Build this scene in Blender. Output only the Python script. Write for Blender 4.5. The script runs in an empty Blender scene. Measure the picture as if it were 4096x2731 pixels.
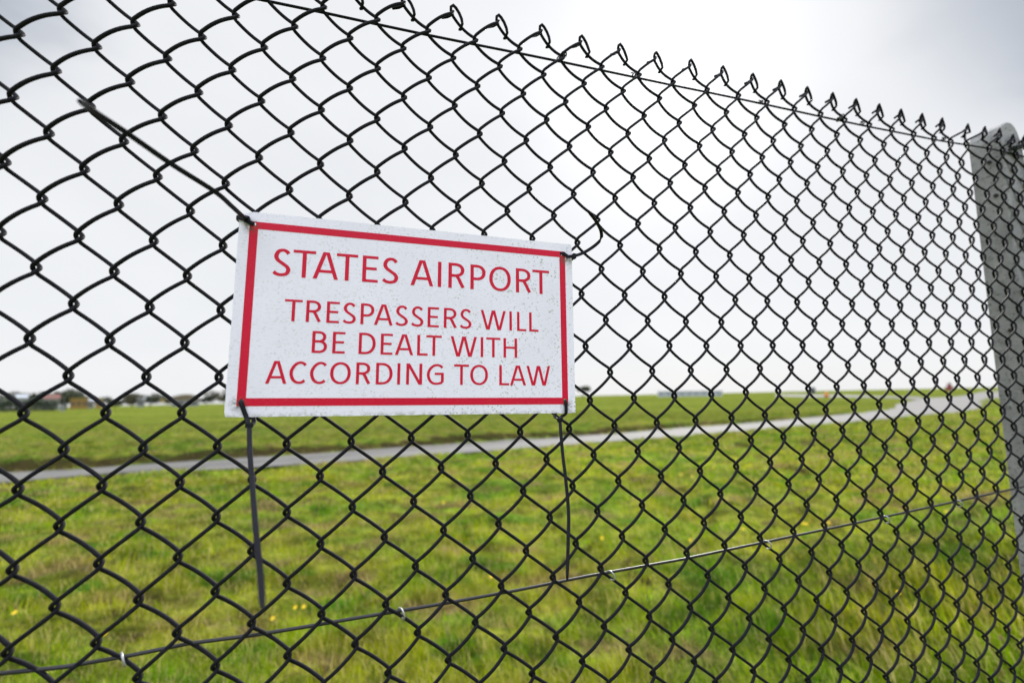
import bpy, math, random
import numpy as np
from mathutils import Vector, Matrix

random.seed(7)
rng = np.random.default_rng(11)
scene = bpy.context.scene
COL = scene.collection

# ------------------------------------------------------------------ camera
EYE = (0.0, 0.0, 1.6)
CAM_R = [[0.999922, 0.012521, -0.0], [0.001322, -0.105593, -0.994409], [-0.012451, 0.994331, -0.105601]]
cam_data = bpy.data.cameras.new("camera")
cam_data.sensor_width = 36.0
cam_data.lens = 16.1
cam_data.clip_start = 0.02
cam_data.clip_end = 6000.0
cam_data.dof.use_dof = True
cam_data.dof.focus_distance = 0.60
cam_data.dof.aperture_fstop = 2.8
cam_data.dof.aperture_blades = 0
cam = bpy.data.objects.new("camera", cam_data)
COL.objects.link(cam)
cam.matrix_world = Matrix(((CAM_R[0][0], CAM_R[0][1], CAM_R[0][2], EYE[0]),
                           (CAM_R[1][0], CAM_R[1][1], CAM_R[1][2], EYE[1]),
                           (CAM_R[2][0], CAM_R[2][1], CAM_R[2][2], EYE[2]),
                           (0, 0, 0, 1)))
scene.camera = cam

# ------------------------------------------------------------------ exposure
scene.view_settings.view_transform = 'Standard'
scene.view_settings.look = 'None'
scene.view_settings.gamma = 1.0
scene.view_settings.use_curve_mapping = False
scene.view_settings.exposure = 0.55

# ------------------------------------------------------------------ sun and sky
SUN_DIR = Vector([0.2944, 0.7797, 0.5526]).normalized()
SUN_ELEV = math.asin(SUN_DIR.z)
SUN_AZ = math.atan2(SUN_DIR.x, SUN_DIR.y)
sun_data = bpy.data.lights.new("sun", 'SUN')
sun_data.energy = 3.4
sun_data.angle = math.radians(9)
sun_data.color = (1.0, 0.955, 0.88)
sun = bpy.data.objects.new("sun", sun_data)
COL.objects.link(sun)
sun.rotation_euler = (-SUN_DIR).to_track_quat('-Z', 'Y').to_euler()

world = bpy.data.worlds.new("World")
scene.world = world
world.use_nodes = True
wt = world.node_tree
wt.nodes.clear()
def wn(t, **kw):
    n = wt.nodes.new(t)
    for k, v in kw.items(): setattr(n, k, v)
    return n
def wmath(op, a, b=None, clamp=False):
    n = wn('ShaderNodeMath', operation=op, use_clamp=clamp)
    for i, q in enumerate((a, b)):
        if q is None: continue
        if isinstance(q, (int, float)): n.inputs[i].default_value = q
        else: wt.links.new(q, n.inputs[i])
    return n.outputs[0]
wtc = wn('ShaderNodeTexCoord')
wdir = wn('ShaderNodeVectorMath', operation='NORMALIZE')
wt.links.new(wtc.outputs['Generated'], wdir.inputs[0])
def wdot(v):
    n = wn('ShaderNodeVectorMath', operation='DOT_PRODUCT')
    wt.links.new(wdir.outputs[0], n.inputs[0])
    n.inputs[1].default_value = Vector(v).normalized()
    return n.outputs['Value']
def wrange(val, a, b, c, d, smooth=True):
    n = wn('ShaderNodeMapRange')
    n.interpolation_type = 'SMOOTHSTEP' if smooth else 'LINEAR'
    wt.links.new(val, n.inputs[0])
    for i, q in enumerate((a, b, c, d)): n.inputs[1 + i].default_value = q
    return n.outputs[0]
sky = wn('ShaderNodeTexSky', sky_type='NISHITA')
sky.sun_disc = False
sky.sun_elevation = SUN_ELEV
sky.sun_rotation = SUN_AZ
sky.altitude = 80.0
sky.dust_density = 1.0
# the cloud deck: even light grey, thin and glowing round the sun, lens falloff painted into both upper corners
warp = wn('ShaderNodeTexNoise'); warp.inputs['Scale'].default_value = 2.2; warp.inputs['Detail'].default_value = 5.0
warp.inputs['Roughness'].default_value = 0.5
wmap = wn('ShaderNodeMapping'); wmap.inputs['Scale'].default_value = (1, 1, 2.2)
wt.links.new(wdir.outputs[0], wmap.inputs[0]); wt.links.new(wmap.outputs[0], warp.inputs['Vector'])
cl = wrange(warp.outputs['Fac'], 0.3, 0.7, -0.018, 0.018)
sd = wdot(SUN_DIR)
base = wrange(sd, 0.1, 0.93, 0.605, 0.588)
halo = wmath('POWER', wmath('MAXIMUM', sd, 0.0), 14.0)
core = wmath('POWER', wmath('MAXIMUM', sd, 0.0), 75.0)
L = wmath('ADD', base, cl)
L = wmath('ADD', L, wmath('MULTIPLY', halo, 0.025))
L = wmath('ADD', L, wmath('MULTIPLY', core, 0.32))
falloff_l = wrange(wmath('ADD', wdot((-0.80, 0.42, 0.56)), cl), 0.945, 1.0, 0.0, 0.36)
falloff_r = wrange(wmath('ADD', wdot((0.80, 0.42, 0.58)), cl), 0.925, 1.0, 0.0, 0.36)
L = wmath('SUBTRACT', L, falloff_l)
L = wmath('SUBTRACT', L, falloff_r)
zen = wrange(wdot((0.0, -0.35, 0.93)), 0.70, 0.98, 0.0, 1.5)  # bright patch of unseen sky overhead, added to raise the ground light
L = wmath('ADD', L, zen)
L = wmath('ADD', L, wrange(wdot((0.0, -1.0, 0.1)), 0.1, 0.9, 0.0, 0.16))  # unseen sky behind the camera, brightened as extra fill
tint = wn('ShaderNodeMix', data_type='RGBA')
tint.inputs['A'].default_value = (0.87, 0.95, 1.08, 1)
tint.inputs['B'].default_value = (0.985, 1.0, 1.025, 1)
wt.links.new(wrange(L, 0.28, 0.62, 0.0, 1.0), tint.inputs['Factor'])
cool = wn('ShaderNodeMix', data_type='RGBA')
cool.inputs['B'].default_value = (0.93, 0.96, 1.10, 1)
wt.links.new(tint.outputs['Result'], cool.inputs['A'])
wt.links.new(wrange(wdot((0.0, -1.0, 0.0)), -0.15, 0.5, 0.0, 1.0), cool.inputs['Factor'])
bg1 = wn('ShaderNodeBackground'); wt.links.new(cool.outputs['Result'], bg1.inputs['Color']); wt.links.new(L, bg1.inputs['Strength'])
bg2 = wn('ShaderNodeBackground'); wt.links.new(sky.outputs[0], bg2.inputs['Color']); bg2.inputs['Strength'].default_value = 0.003
addw = wn('ShaderNodeAddShader'); wt.links.new(bg1.outputs[0], addw.inputs[0]); wt.links.new(bg2.outputs[0], addw.inputs[1])
wout = wn('ShaderNodeOutputWorld'); wt.links.new(addw.outputs[0], wout.inputs['Surface'])

# ------------------------------------------------------------------ measured positions, in metres
FN = [-0.32807, 0.944653, 0.0]
FA = [0.944653, 0.32807, 0.0]
KN = {0:[-6,-3281,17576,-4,-3301,18291,-2,-3296,18987,0,-3301,19672],1:[-17,-2917,13673,-15,-2939,14393,-13,-2955,15116,-11,-2968,15824,-9,-2977,16540,-7,-2982,17248,-5,-2988,17955,-3,-2987,18650,-1,-2980,19341,1,-2976,20012],2:[-16,-2602,14021,-14,-2623,14754,-12,-2639,15468,-10,-2654,16181,-8,-2662,16898,-6,-2668,17600,-4,-2673,18315,-2,-2671,19010,0,-2663,19690],3:[-17,-2264,13644,-15,-2292,14371,-13,-2316,15103,-11,-2331,15813,-9,-2344,16540,-7,-2354,17256,-5,-2362,17976,-3,-2362,18676,-1,-2350,19361,1,-2346,20037],4:[-18,-1914,13264,-16,-1950,13988,-14,-1978,14726,-12,-1998,15450,-10,-2015,16173,-8,-2028,16900,-6,-2035,17614,-4,-2041,18330,-2,-2036,19024,0,-2029,19710,2,-2025,20377],5:[-17,-1610,13621,-15,-1641,14350,-13,-1664,15088,-11,-1684,15798,-9,-1698,16535,-7,-1712,17259,-5,-1722,17985,-3,-1720,18684,-1,-1715,19375,1,-1713,20050],6:[-18,-1260,13237,-16,-1295,13972,-14,-1322,14710,-12,-1345,15440,-10,-1366,16171,-8,-1382,16901,-6,-1395,17626,-4,-1402,18347,-2,-1405,19041,0,-1400,19722,2,-1395,20405],7:[-17,-947,13605,-15,-978,14335,-13,-1004,15073,-3,-1083,18708,-1,-1087,19404,1,-1084,20084],8:[-18,-592,13221,-16,-625,13956,-14,-652,14699,-12,-679,15437,-4,-752,18366,-2,-761,19074,0,-766,19758,2,-766,20437],9:[-17,-270,13590,-15,-301,14329,-13,-327,15065,-3,-426,18730,-1,-436,19426,1,-440,20103,3,-449,20785],10:[-18,88,13214,-16,54,13957,-14,25,14698,-12,-3,15437,-4,-90,18378,-2,-99,19092,0,-118,19779,2,-130,20452],11:[-19,448,12846,-17,412,13584,-15,384,14329,-13,353,15072,-3,230,18736,-1,218,19436,1,212,20123,3,195,20793],12:[-18,774,13220,-16,744,13960,-14,715,14701,-12,681,15446,-4,579,18392,-2,561,19105,0,545,19796,2,529,20479,4,522,21124],13:[-19,1135,12852,-17,1103,13590,-15,1075,14335,-13,1043,15078,-3,901,18757,-1,886,19455,1,864,20143,3,850,20814],14:[-18,1465,13220,-16,1435,13964,-14,1409,14710,-12,1377,15459,-4,1256,18416,-2,1228,19126,0,1213,19822,2,1193,20506,4,1176,21170],15:[-19,1827,12855,-17,1798,13592,-15,1771,14342,-13,1741,15087,-3,1584,18783,-1,1558,19483,1,1531,20173,3,1503,20844],16:[-20,2191,12497,-18,2160,13226,-16,2135,13974,-14,2109,14717,-12,2080,15468,-4,1942,18445,-2,1909,19151,0,1883,19848,2,1857,20542,4,1830,21207],17:[-19,2525,12867,-17,2500,13600,-15,2474,14353,-13,2445,15100,-3,2269,18805,-1,2237,19515,1,2204,20206,3,2159,20877],18:[-20,2890,12508,-18,2867,13239,-16,2842,13983,-14,2816,14728,-12,2788,15486,-4,2636,18464,-2,2597,19174,0,2558,19885,2,2525,20572,4,2494,21237],19:[-19,3225,12880,-17,3201,13621,-15,3179,14369,-13,3150,15119,-11,3118,15865,-9,3076,16616,-7,3037,17361,-5,2995,18106,-3,2958,18824,-1,2912,19541,1,2871,20225,3,2826,20904],20:[-20,3590,12522,-18,3572,13253,-16,3550,13998,-14,3522,14743,-12,3494,15508,-10,3454,16256,-8,3415,17007,-6,3373,17751,-4,3333,18482,-2,3288,19206,0,3233,19903,2,3184,20579,4,3144,21230],21:[-21,3957,12158,-19,3934,12888,-17,3914,13635,-15,3893,14383,-13,3859,15132,-11,3831,15890,-9,3792,16645,-7,3745,17388,-5,3700,18136,-3,3647,18854,-1,3601,19565,1,3553,20256,3,3500,20924],22:[-20,4294,12530,-18,4276,13268,-16,4256,14019,-14,4234,14762,-12,4203,15525,-10,4164,16277,-8,4125,17024,-6,4078,17771,-4,4030,18503,-2,3977,19228,0,3921,19925,2,3863,20607,4,3815,21266],23:[-21,4645,12176,-19,4624,12905,-17,4612,13650,-15,4604,14395,-13,4570,15155,-11,4533,15911,-9,4491,16662,-7,4446,17406,-5,4397,18148,-3,4342,18866,-1,4287,19577,1,4229,20273,3,4166,20944],24:[-22,4995,11826,-20,4980,12555,-18,4963,13291,-16,4948,14039,-14,4929,14793,-12,4898,15539,-10,4860,16293,-8,4818,17041,-6,4772,17789,-2,4660,19237,0,4594,19939,2,4535,20628,4,4485,21293],25:[-21,5336,12208,-19,5317,12934,-17,5301,13678,-15,5282,14428,-13,5258,15176,-11,5222,15926,-9,5182,16673,-7,5133,17422,-5,5083,18165,-3,5024,18881,-1,4962,19582,1,4896,20284,3,4818,20967],26:[-22,5697,11843,-20,5683,12584,-18,5664,13326,-16,5647,14064,-14,5618,14814,-12,5589,15558,-10,5548,16309,-8,5504,17060,-6,5456,17797,-4,5393,18524,-2,5340,19250,0,5279,19960,2,5223,20648,4,5172,21330],27:[-21,6036,12226,-19,6018,12963,-17,5995,13705,-15,5973,14456,-13,5946,15199,-11,5908,15950,-9,5865,16694,-7,5817,17438,-5,5764,18171,-3,5707,18902,-1,5642,19608,1,5578,20300,3,5507,20990],28:[-22,6398,11869,-20,6378,12609,-18,6358,13353,-16,6334,14094,-14,6310,14838,-12,6271,15583,-10,6234,16334,-8,6190,17081,-6,6140,17811,-4,6086,18545,-2,6025,19268,0,5957,19974,2,5890,20666,4,5843,21368],29:[-23,6765,11500,-21,6737,12251,-19,6719,12984,-17,6688,13736,-15,6663,14475,-13,6629,15226,-11,6591,15968,-9,6544,16716,-7,6497,17457,-5,6445,18191,-3,6384,18919,-1,6318,19630,1,6258,20337,3,6179,21028],30:[-22,7094,11889,-20,7073,12632,-18,7047,13373,-16,7021,14122,-14,6991,14851,-12,6953,15611,-10,6908,16352,-8,6863,17097,-6,6808,17831,-4,6754,18562,-2,6690,19281,0,6620,19983,2,6561,20698,4,6502,21382],31:[-23,7457,11523,-21,7425,12285,-19,7399,13013,-17,7372,13766,-15,7337,14505,-13,7308,15255,-11,7266,15996,-9,7216,16736,-7,7168,17474,-5,7107,18205,-3,7044,18923,-1,6978,19639,1,6906,20339,3,6821,21040],32:[-22,7789,11910,-20,7759,12656,-18,7731,13405,-16,7700,14147,-14,7660,14892,-12,7630,15639,-10,7581,16375,-8,7534,17115,-6,7480,17851,-4,7423,18577,-2,7358,19300,0,7281,20005,2,7209,20695,4,7157,21403],33:[-23,8148,11553,-21,8121,12295,-19,8087,13047,-17,8056,13785,-15,8025,14539,-13,7987,15282,-11,7940,16025,-9,7889,16758,-7,7842,17496,-5,7780,18226,-3,7711,18944,-1,7643,19663,1,7566,20357,3,7480,21050],34:[-24,8502,11202,-22,8478,11945,-20,8451,12685,-18,8413,13435,-16,8380,14176,-14,8349,14919,-12,8315,15667,-10,8266,16399,-8,8216,17140,-6,8156,17874,-4,8092,18596,-2,8024,19317,0,7946,20025,2,7877,20729,4,7807,21416],35:[-23,8829,11586,-21,8808,12335,-19,8766,13080,-17,8735,13825,-15,8698,14569,-13,8661,15314,-11,8620,16048,-9,8575,16780,-7,8516,17518,-5,8454,18248,-1,8309,19676,1,8232,20382,3,8140,21082],36:[-24,9195,11236,-22,9159,11982,-20,9128,12729,-18,9097,13477,-16,9047,14213,-14,9011,14958,-12,8971,15703,-10,8928,16429,-8,8877,17164,-6,8818,17898,-4,8750,18621,-2,8676,19340,0,8598,20041,2,8526,20747,4,8466,21439],37:[-23,9512,11625,-21,9484,12367,-19,9450,13118,-17,9405,13862,-15,9367,14603,-13,9322,15348,-11,9274,16082,-9,9223,16808,-7,9165,17539,-5,9099,18265,-1,8939,19691,1,8860,20390,3,8773,21089],38:[-24,9862,11274,-22,9847,12016,-20,9816,12762,-18,9777,13500,-16,9728,14246,-14,9685,14999,-12,9642,15731,-10,9592,16460,-8,9535,17189,-6,9472,17921,-4,9397,18634,-2,9319,19351,0,9237,20053,2,9158,20759,4,9098,21451],39:[-23,10205,11662,-21,10167,12404,-19,10138,13161,-17,10096,13901,-15,10039,14640,-13,9992,15380,-11,9943,16108,-9,9887,16840,-7,9825,17564,-5,9758,18288,-3,9681,19001,-1,9602,19710,1,9527,20411,3,9461,21115],40:[-24,10561,11313,-22,10528,12049,-20,10490,12802,-18,10456,13545,-16,10404,14286,-14,10354,15035,-12,10306,15770,-10,10250,16493,-8,10193,17215,-6,10126,17942,-4,10055,18659,-2,9977,19372,0,9912,20078,2,9836,20787,4,9762,21479],41:[-23,10880,11691,-21,10851,12437,-19,10817,13201,-17,10778,13928,-15,10717,14662,-13,10668,15420,-11,10623,16145,-9,10557,16872,-7,10496,17592,-5,10428,18316,-3,10356,19037,-1,10268,19737,1,10200,20440,3,10121,21147],42:[-24,11240,11345,-22,11212,12094,-20,11178,12844,-18,11131,13584,-16,11079,14330,-14,11031,15065,-12,10983,15802,-10,10924,16518,-8,10869,17247,-6,10798,17965,-4,10727,18689,-2,10649,19394,0,10566,20099,2,10496,20809,4,10414,21499],43:[-23,11573,11730,-21,11543,12483,-19,11500,13235,-17,11446,13967,-13,11348,15452,-11,11296,16174,-9,11237,16901,-7,11166,17620,-5,11095,18336,-3,11028,19063,-1,10937,19753,1,10858,20466,3,10790,21176],44:[-24,11927,11381,-22,11898,12118,-20,11867,12881,-18,11809,13617,-16,11747,14349,-14,11709,15104,-12,11652,15832,-10,11599,16552,-8,11528,17273,-6,11463,17994,-4,11395,18718,-2,11310,19423,0,11226,20129,2,11156,20830,4,11077,21533],45:[-23,12253,11759,-21,12226,12506,-19,12182,13262,-17,12121,13998,-13,12018,15483,-11,11959,16203,-9,11899,16928,-7,11826,17652,-5,11763,18369,-3,11692,19097,-1,11598,19788,1,11512,20490,3,11443,21198],46:[-22,12562,12174,-20,12541,12904,-18,12483,13643,-16,12432,14386,-14,12362,15146,-12,12308,15859,-10,12260,16577,-8,12191,17299,-6,12129,18032,-4,12055,18746,-2,11974,19452,0,11901,20160,2,11799,20857,4,11736,21561],47:[-17,12788,14030,-13,12668,15515,-11,12605,16222,-9,12550,16947,-7,12487,17677,-5,12412,18397,-3,12330,19107,-1,12232,19819,1,12106,20480,3,11997,21229],48:[-14,12986,15178,-12,12936,15882,-8,12813,17302,-6,12746,18049,-4,12654,18768,-2,12555,19471,0,12467,20166,2,12293,20819,4,12627,21595],49:[-1,12852,19847,1,12730,20523,3,12548,21268],50:[2,13115,20963,4,13252,21651],51:[3,13393,21338],52:[2,13683,20971,4,13818,21712],53:[3,13907,21360],54:[2,14262,20984,4,14330,21658]}
GN = [-0.00861, 0.01499, 0.99985]
BUTTERCUPS = [(-1.69,3.73),(-1.62,3.72),(-1.75,3.51),(-2.76,3.27),(-3.58,3.45),(-0.99,6.70),(-0.06,6.27),(-0.20,4.04),(0.88,4.74),(3.01,8.45),(3.86,9.50),(3.96,9.33),(3.21,8.42),(3.03,7.84),(3.42,5.63),(3.34,5.43),(2.49,5.17),(2.82,3.57),(3.58,5.42),(5.49,6.04),(1.76,4.76)]
CLOVERS = [(3.28,3.23),(3.00,3.01),(0.53,3.02),(0.73,3.15)]
SIGN_C = [-0.10961, 0.54574, 1.68583]
SIGN_X = [0.956519, 0.291279, -0.015088]
SIGN_Y = [0.006613, 0.03006, 0.999526]
SIGN_N = [0.291595, -0.956166, 0.026826]
LETTERS = [(0.0416,0.0738,[('S',-0.1651,-0.1459),('T',-0.1437,-0.1201),('A',-0.1225,-0.0953),('T',-0.0977,-0.0742),('E',-0.0689,-0.0512),('S',-0.0473,-0.0277),('A',-0.0132,0.0142),('I',0.0196,0.0239),('R',0.0327,0.0538),('P',0.0605,0.08),('O',0.085,0.1134),('R',0.1205,0.1416),('T',0.1433,0.1668)]),(-0.0089,0.0161,[('T',-0.1494,-0.1312),('R',-0.1272,-0.111),('E',-0.1057,-0.0921),('S',-0.089,-0.074),('P',-0.0689,-0.0539),('A',-0.0538,-0.0327),('S',-0.0303,-0.0152),('S',-0.012,0.0032),('E',0.0082,0.0218),('R',0.0278,0.0441),('S',0.0469,0.0622),('W',0.0739,0.1065),('I',0.1114,0.1147),('L',0.1216,0.1342),('L',0.1381,0.1507)]),(-0.0436,-0.0186,[('B',-0.1194,-0.1036),('E',-0.0979,-0.0845),('D',-0.0697,-0.0511),('E',-0.0454,-0.0319),('A',-0.0291,-0.008),('L',-0.0035,0.009),('T',0.0071,0.0255),('W',0.0365,0.0691),('I',0.0741,0.0772),('T',0.0811,0.0994),('H',0.1035,0.1214)]),(-0.0782,-0.0531,[('A',-0.164,-0.1431),('C',-0.1405,-0.123),('C',-0.1197,-0.1022),('O',-0.0989,-0.0771),('R',-0.0713,-0.0552),('D',-0.0496,-0.0311),('I',-0.0256,-0.0224),('N',-0.0154,0.003),('G',0.0085,0.0287),('T',0.0411,0.0594),('O',0.0611,0.0833),('L',0.0979,0.1106),('A',0.1118,0.1329),('W',0.1337,0.1659)])]
TAIL_TL = [(-0.2905,0.4848,1.7890),(-0.2853,0.4682,1.7880),(-0.2822,0.4457,1.7888),(-0.2820,0.4197,1.7919),(-0.2997,0.3866,1.8027),(-0.3118,0.3538,1.8121),(-0.3113,0.3233,1.8116),(-0.2966,0.2959,1.8023)]
TAIL_BL = [(-0.2748,0.4834,1.5672),(-0.2596,0.4601,1.5417),(-0.2390,0.4304,1.5143),(-0.2161,0.3974,1.4852),(-0.1926,0.3622,1.4669),(-0.1699,0.3248,1.4567)]
TAIL_BR = [(0.0593,0.5851,1.5623),(0.0593,0.5790,1.5482),(0.0603,0.5711,1.5203),(0.0623,0.5627,1.4924),(0.0635,0.5533,1.4563),(0.0610,0.5425,1.4270),(0.0576,0.5308,1.3907)]
TAIL_TR = [(0.0846,0.5989,1.7774),(0.0971,0.5969,1.7814),(0.1087,0.5929,1.7875),(0.1167,0.5869,1.7933),(0.1181,0.5783,1.7965),(0.1156,0.5680,1.8006),(0.1107,0.5565,1.8034),(0.1036,0.5441,1.8074),(0.0932,0.5304,1.8129)]
LOWER_WIRE = [(-0.2989, 1.3486), (-0.2514, 1.345), (-0.2005, 1.3456), (-0.152, 1.3478), (-0.0928, 1.3456), (-0.0435, 1.3453), (-0.006, 1.3457), (0.1086, 1.3458), (0.2013, 1.3473), (0.3051, 1.3506), (0.4597, 1.3526), (0.6117, 1.3583), (0.8236, 1.3663), (1.0607, 1.3763), (1.3237, 1.3878)]
RINGS = [(-0.2047, 1.3453), (0.0591, 1.3449), (0.3361, 1.3488), (0.6142, 1.3564), (0.8874, 1.3667), (1.0918, 1.3756)]
TOP_TIES = [(0.2834, 2.0912), (0.4097, 2.0955), (0.672, 2.1033), (0.8693, 2.1086), (0.9318, 2.1134), (1.184, 2.1252)]
ROAD_FAR_SIDE = [(-12.67,11.57),(-11.25,11.94),(-9.93,12.62),(-8.51,13.45),(-7.12,14.01),(-5.37,14.57),(-2.94,16.16),(0.09,17.63),(2.22,18.19),(4.51,19.44),(7.02,21.39),(10.21,22.91),(14.68,25.64),(23.91,31.92),(29.85,36.88),(40.13,47.31),(67.91,76.51),(93.38,99.21),(173.40,166.72),(286.38,258.25)]
ROAD_NEAR_SIDE = [(-10.98,10.04),(-10.28,10.76),(-9.05,11.08),(-7.19,11.39),(-5.65,11.87),(-4.52,12.28),(-3.18,13.02),(-0.81,14.01),(1.87,15.34),(4.05,16.52),(6.15,17.34),(8.25,18.55),(11.84,20.71),(16.32,23.01),(17.53,23.46),(24.94,28.23),(29.57,30.35),(35.05,34.86),(54.19,53.00),(68.95,66.69),(92.83,83.84)]
ROAD2_FAR = [(155.2,273.0),(137.6,203.2),(127.2,169.0),(109.8,134.4),(94.7,106.7)]
ROAD2_NEAR = [(121.7,214.1),(93.1,137.5),(75.6,100.6),(67.3,82.4),(56.2,63.8)]
SUNK = 0
FN = Vector(FN); FA = Vector(FA)
D0 = 0.571
def fence_pt(s, h, front=0.0):
    """point on the fence: s metres along it, h metres up, front metres towards the path side"""
    p = FA * s + FN * (D0 - front)
    return Vector((p.x, p.y, h))

# ------------------------------------------------------------------ helpers
def mesh_obj(name, verts, faces, mat, parent=None, smooth=True, mats=None, midx=None):
    """verts in world coordinates; one mesh object"""
    me = bpy.data.meshes.new(name)
    org = Vector((0, 0, 0))
    inv = None
    if parent is not None:
        inv = WORLD[parent.name].inverted()
    v = np.asarray(verts, dtype=np.float64)
    if inv is not None:
        M = np.array(inv)
        v = v @ M[:3, :3].T + M[:3, 3]
    me.from_pydata(v.tolist(), [], [tuple(int(i) for i in f) for f in faces])
    if smooth:
        me.polygons.foreach_set('use_smooth', [True] * len(me.polygons))
    for m in (mats or [mat]): me.materials.append(m)
    if midx is not None: me.polygons.foreach_set('material_index', midx)
    me.update()
    o = bpy.data.objects.new(name, me)
    COL.objects.link(o)
    if parent is not None:
        o.parent = parent
        WORLD[o.name] = WORLD[parent.name].copy()
    return o
WORLD = {}
def root(name, label, cat, matrix=None, loc=(0, 0, 0), group=None):
    o = bpy.data.objects.new(name, None)
    COL.objects.link(o)
    M = matrix if matrix is not None else Matrix.Translation(Vector(loc))
    o.matrix_world = M
    o.empty_display_size = 0.1
    WORLD[o.name] = M.copy()
    o['label'] = label; o['category'] = cat
    if group: o['group'] = group
    return o
def tag(o, label=None, cat=None, group=None, kind=None):
    if label: o['label'] = label
    if cat: o['category'] = cat
    if group: o['group'] = group
    if kind: o['kind'] = kind
    return o

class MB:
    def __init__(s): s.v = []; s.f = []
    def add(s, verts, faces):
        b = len(s.v)
        s.v.extend([tuple(p) for p in verts])
        s.f.extend([tuple(i + b for i in f) for f in faces])
    def tube(s, pts, r, n=8, caps=True, ell=None):
        pts = [Vector(p) for p in pts]
        rr = r if isinstance(r, (list, tuple)) else [r] * len(pts)
        T = []
        for i in range(len(pts)):
            a = pts[max(i - 1, 0)]; b = pts[min(i + 1, len(pts) - 1)]
            T.append((b - a).normalized())
        up = Vector((0, 0, 1)) if abs(T[0].z) < 0.9 else Vector((1, 0, 0))
        N = (up - T[0] * up.dot(T[0])).normalized()
        vs = []
        for i, p in enumerate(pts):
            N = (N - T[i] * N.dot(T[i])).normalized()
            B = T[i].cross(N)
            for k in range(n):
                a = 2 * math.pi * k / n
                vs.append(p + (N * math.cos(a) + B * math.sin(a)) * rr[i])
        fs = []
        for i in range(len(pts) - 1):
            for k in range(n):
                k2 = (k + 1) % n
                fs.append((i * n + k, i * n + k2, (i + 1) * n + k2, (i + 1) * n + k))
        if caps:
            fs.append(tuple(range(n))[::-1]); fs.append(tuple((len(pts) - 1) * n + k for k in range(n)))
        s.add(vs, fs)
    def ribbon(s, pts, sides, w, t):
        """flat strap: rectangular section w x t, 'sides' gives the width direction per point"""
        pts = [Vector(p) for p in pts]
        n = len(pts); vs = []
        ww = w if isinstance(w, (list, tuple)) else [w] * n
        for i, p in enumerate(pts):
            T = (pts[min(i + 1, n - 1)] - pts[max(i - 1, 0)]).normalized()
            S = Vector(sides[i]); S = (S - T * S.dot(T)).normalized()
            B = T.cross(S)
            for a, b in ((-.5, -.38), (-.38, -.5), (.38, -.5), (.5, -.38), (.5, .38), (.38, .5), (-.38, .5), (-.5, .38)):
                vs.append(p + S * (a * ww[i]) + B * (b * t))
        m = 8; fs = []
        for i in range(n - 1):
            for k in range(m):
                k2 = (k + 1) % m
                fs.append((i * m + k, i * m + k2, (i + 1) * m + k2, (i + 1) * m + k))
        fs.append(tuple(range(m))[::-1]); fs.append(tuple((n - 1) * m + k for k in range(m)))
        s.add(vs, fs)
    def box(s, c, X, Y, Z, bev=0.0):
        """box centred at c with half-axis vectors X, Y, Z, corners chamfered"""
        c = Vector(c); X = Vector(X); Y = Vector(Y); Z = Vector(Z)
        if bev <= 0:
            vs = [c + X * a + Y * b + Z * d for d in (-1, 1) for a, b in ((-1, -1), (1, -1), (1, 1), (-1, 1))]
            s.add(vs, [(3, 2, 1, 0), (4, 5, 6, 7), (0, 1, 5, 4), (1, 2, 6, 5), (2, 3, 7, 6), (3, 0, 4, 7)])
            return
        kx = 1 - bev / X.length; ky = 1 - bev / Y.length; kz = 1 - bev / Z.length
        ring = [(-kx, -1), (kx, -1), (1, -ky), (1, ky), (kx, 1), (-kx, 1), (-1, ky), (-1, -ky)]
        lv = [(-1, kx, ky), (-kz, 1, 1), (kz, 1, 1), (1, kx, ky)]
        vs = []
        for z, fx, fy in lv:
            for a, b in ring: vs.append(c + X * a * fx + Y * b * fy + Z * z)
        fs = [tuple(range(8))[::-1], tuple(24 + k for k in range(8))]
        for l in range(3):
            for k in range(8):
                k2 = (k + 1) % 8
                fs.append((l * 8 + k, l * 8 + k2, l * 8 + 8 + k2, l * 8 + 8 + k))
        s.add(vs, fs)
    def build(s, name, mat, parent=None, smooth=True):
        return mesh_obj(name, s.v, s.f, mat, parent, smooth)

def catmull(P, k=6):
    P = [Vector(p) for p in P]
    Q = [P[0] * 2 - P[1]] + P + [P[-1] * 2 - P[-2]]
    out = []
    for i in range(1, len(Q) - 2):
        for j in range(k):
            t = j / k
            a, b, c, d = Q[i - 1], Q[i], Q[i + 1], Q[i + 2]
            out.append(0.5 * ((2 * b) + (c - a) * t + (2 * a - 5 * b + 4 * c - d) * t * t + (3 * b - a - 3 * c + d) * t ** 3))
    out.append(P[-1])
    return out

# ------------------------------------------------------------------ materials
def mat_new(name):
    m = bpy.data.materials.new(name); m.use_nodes = True
    t = m.node_tree
    b = t.nodes['Principled BSDF']
    return m, t, b
def N(t, ty, **kw):
    n = t.nodes.new(ty)
    for k, v in kw.items():
        if hasattr(n, k): setattr(n, k, v)
        else: n.inputs[k].default_value = v
    return n
def noise(t, scale, detail=4, rough=0.55, vec=None, coord='Object', stretch=None, dist=0.0):
    n = t.nodes.new('ShaderNodeTexNoise')
    n.inputs['Scale'].default_value = scale; n.inputs['Detail'].default_value = detail
    n.inputs['Roughness'].default_value = rough; n.inputs['Distortion'].default_value = dist
    tc = t.nodes.new('ShaderNodeTexCoord')
    src = tc.outputs[coord]
    if stretch:
        mp = t.nodes.new('ShaderNodeMapping'); mp.inputs['Scale'].default_value = stretch
        t.links.new(src, mp.inputs[0]); src = mp.outputs[0]
    t.links.new(src, n.inputs['Vector'])
    return n.outputs['Fac']
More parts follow.
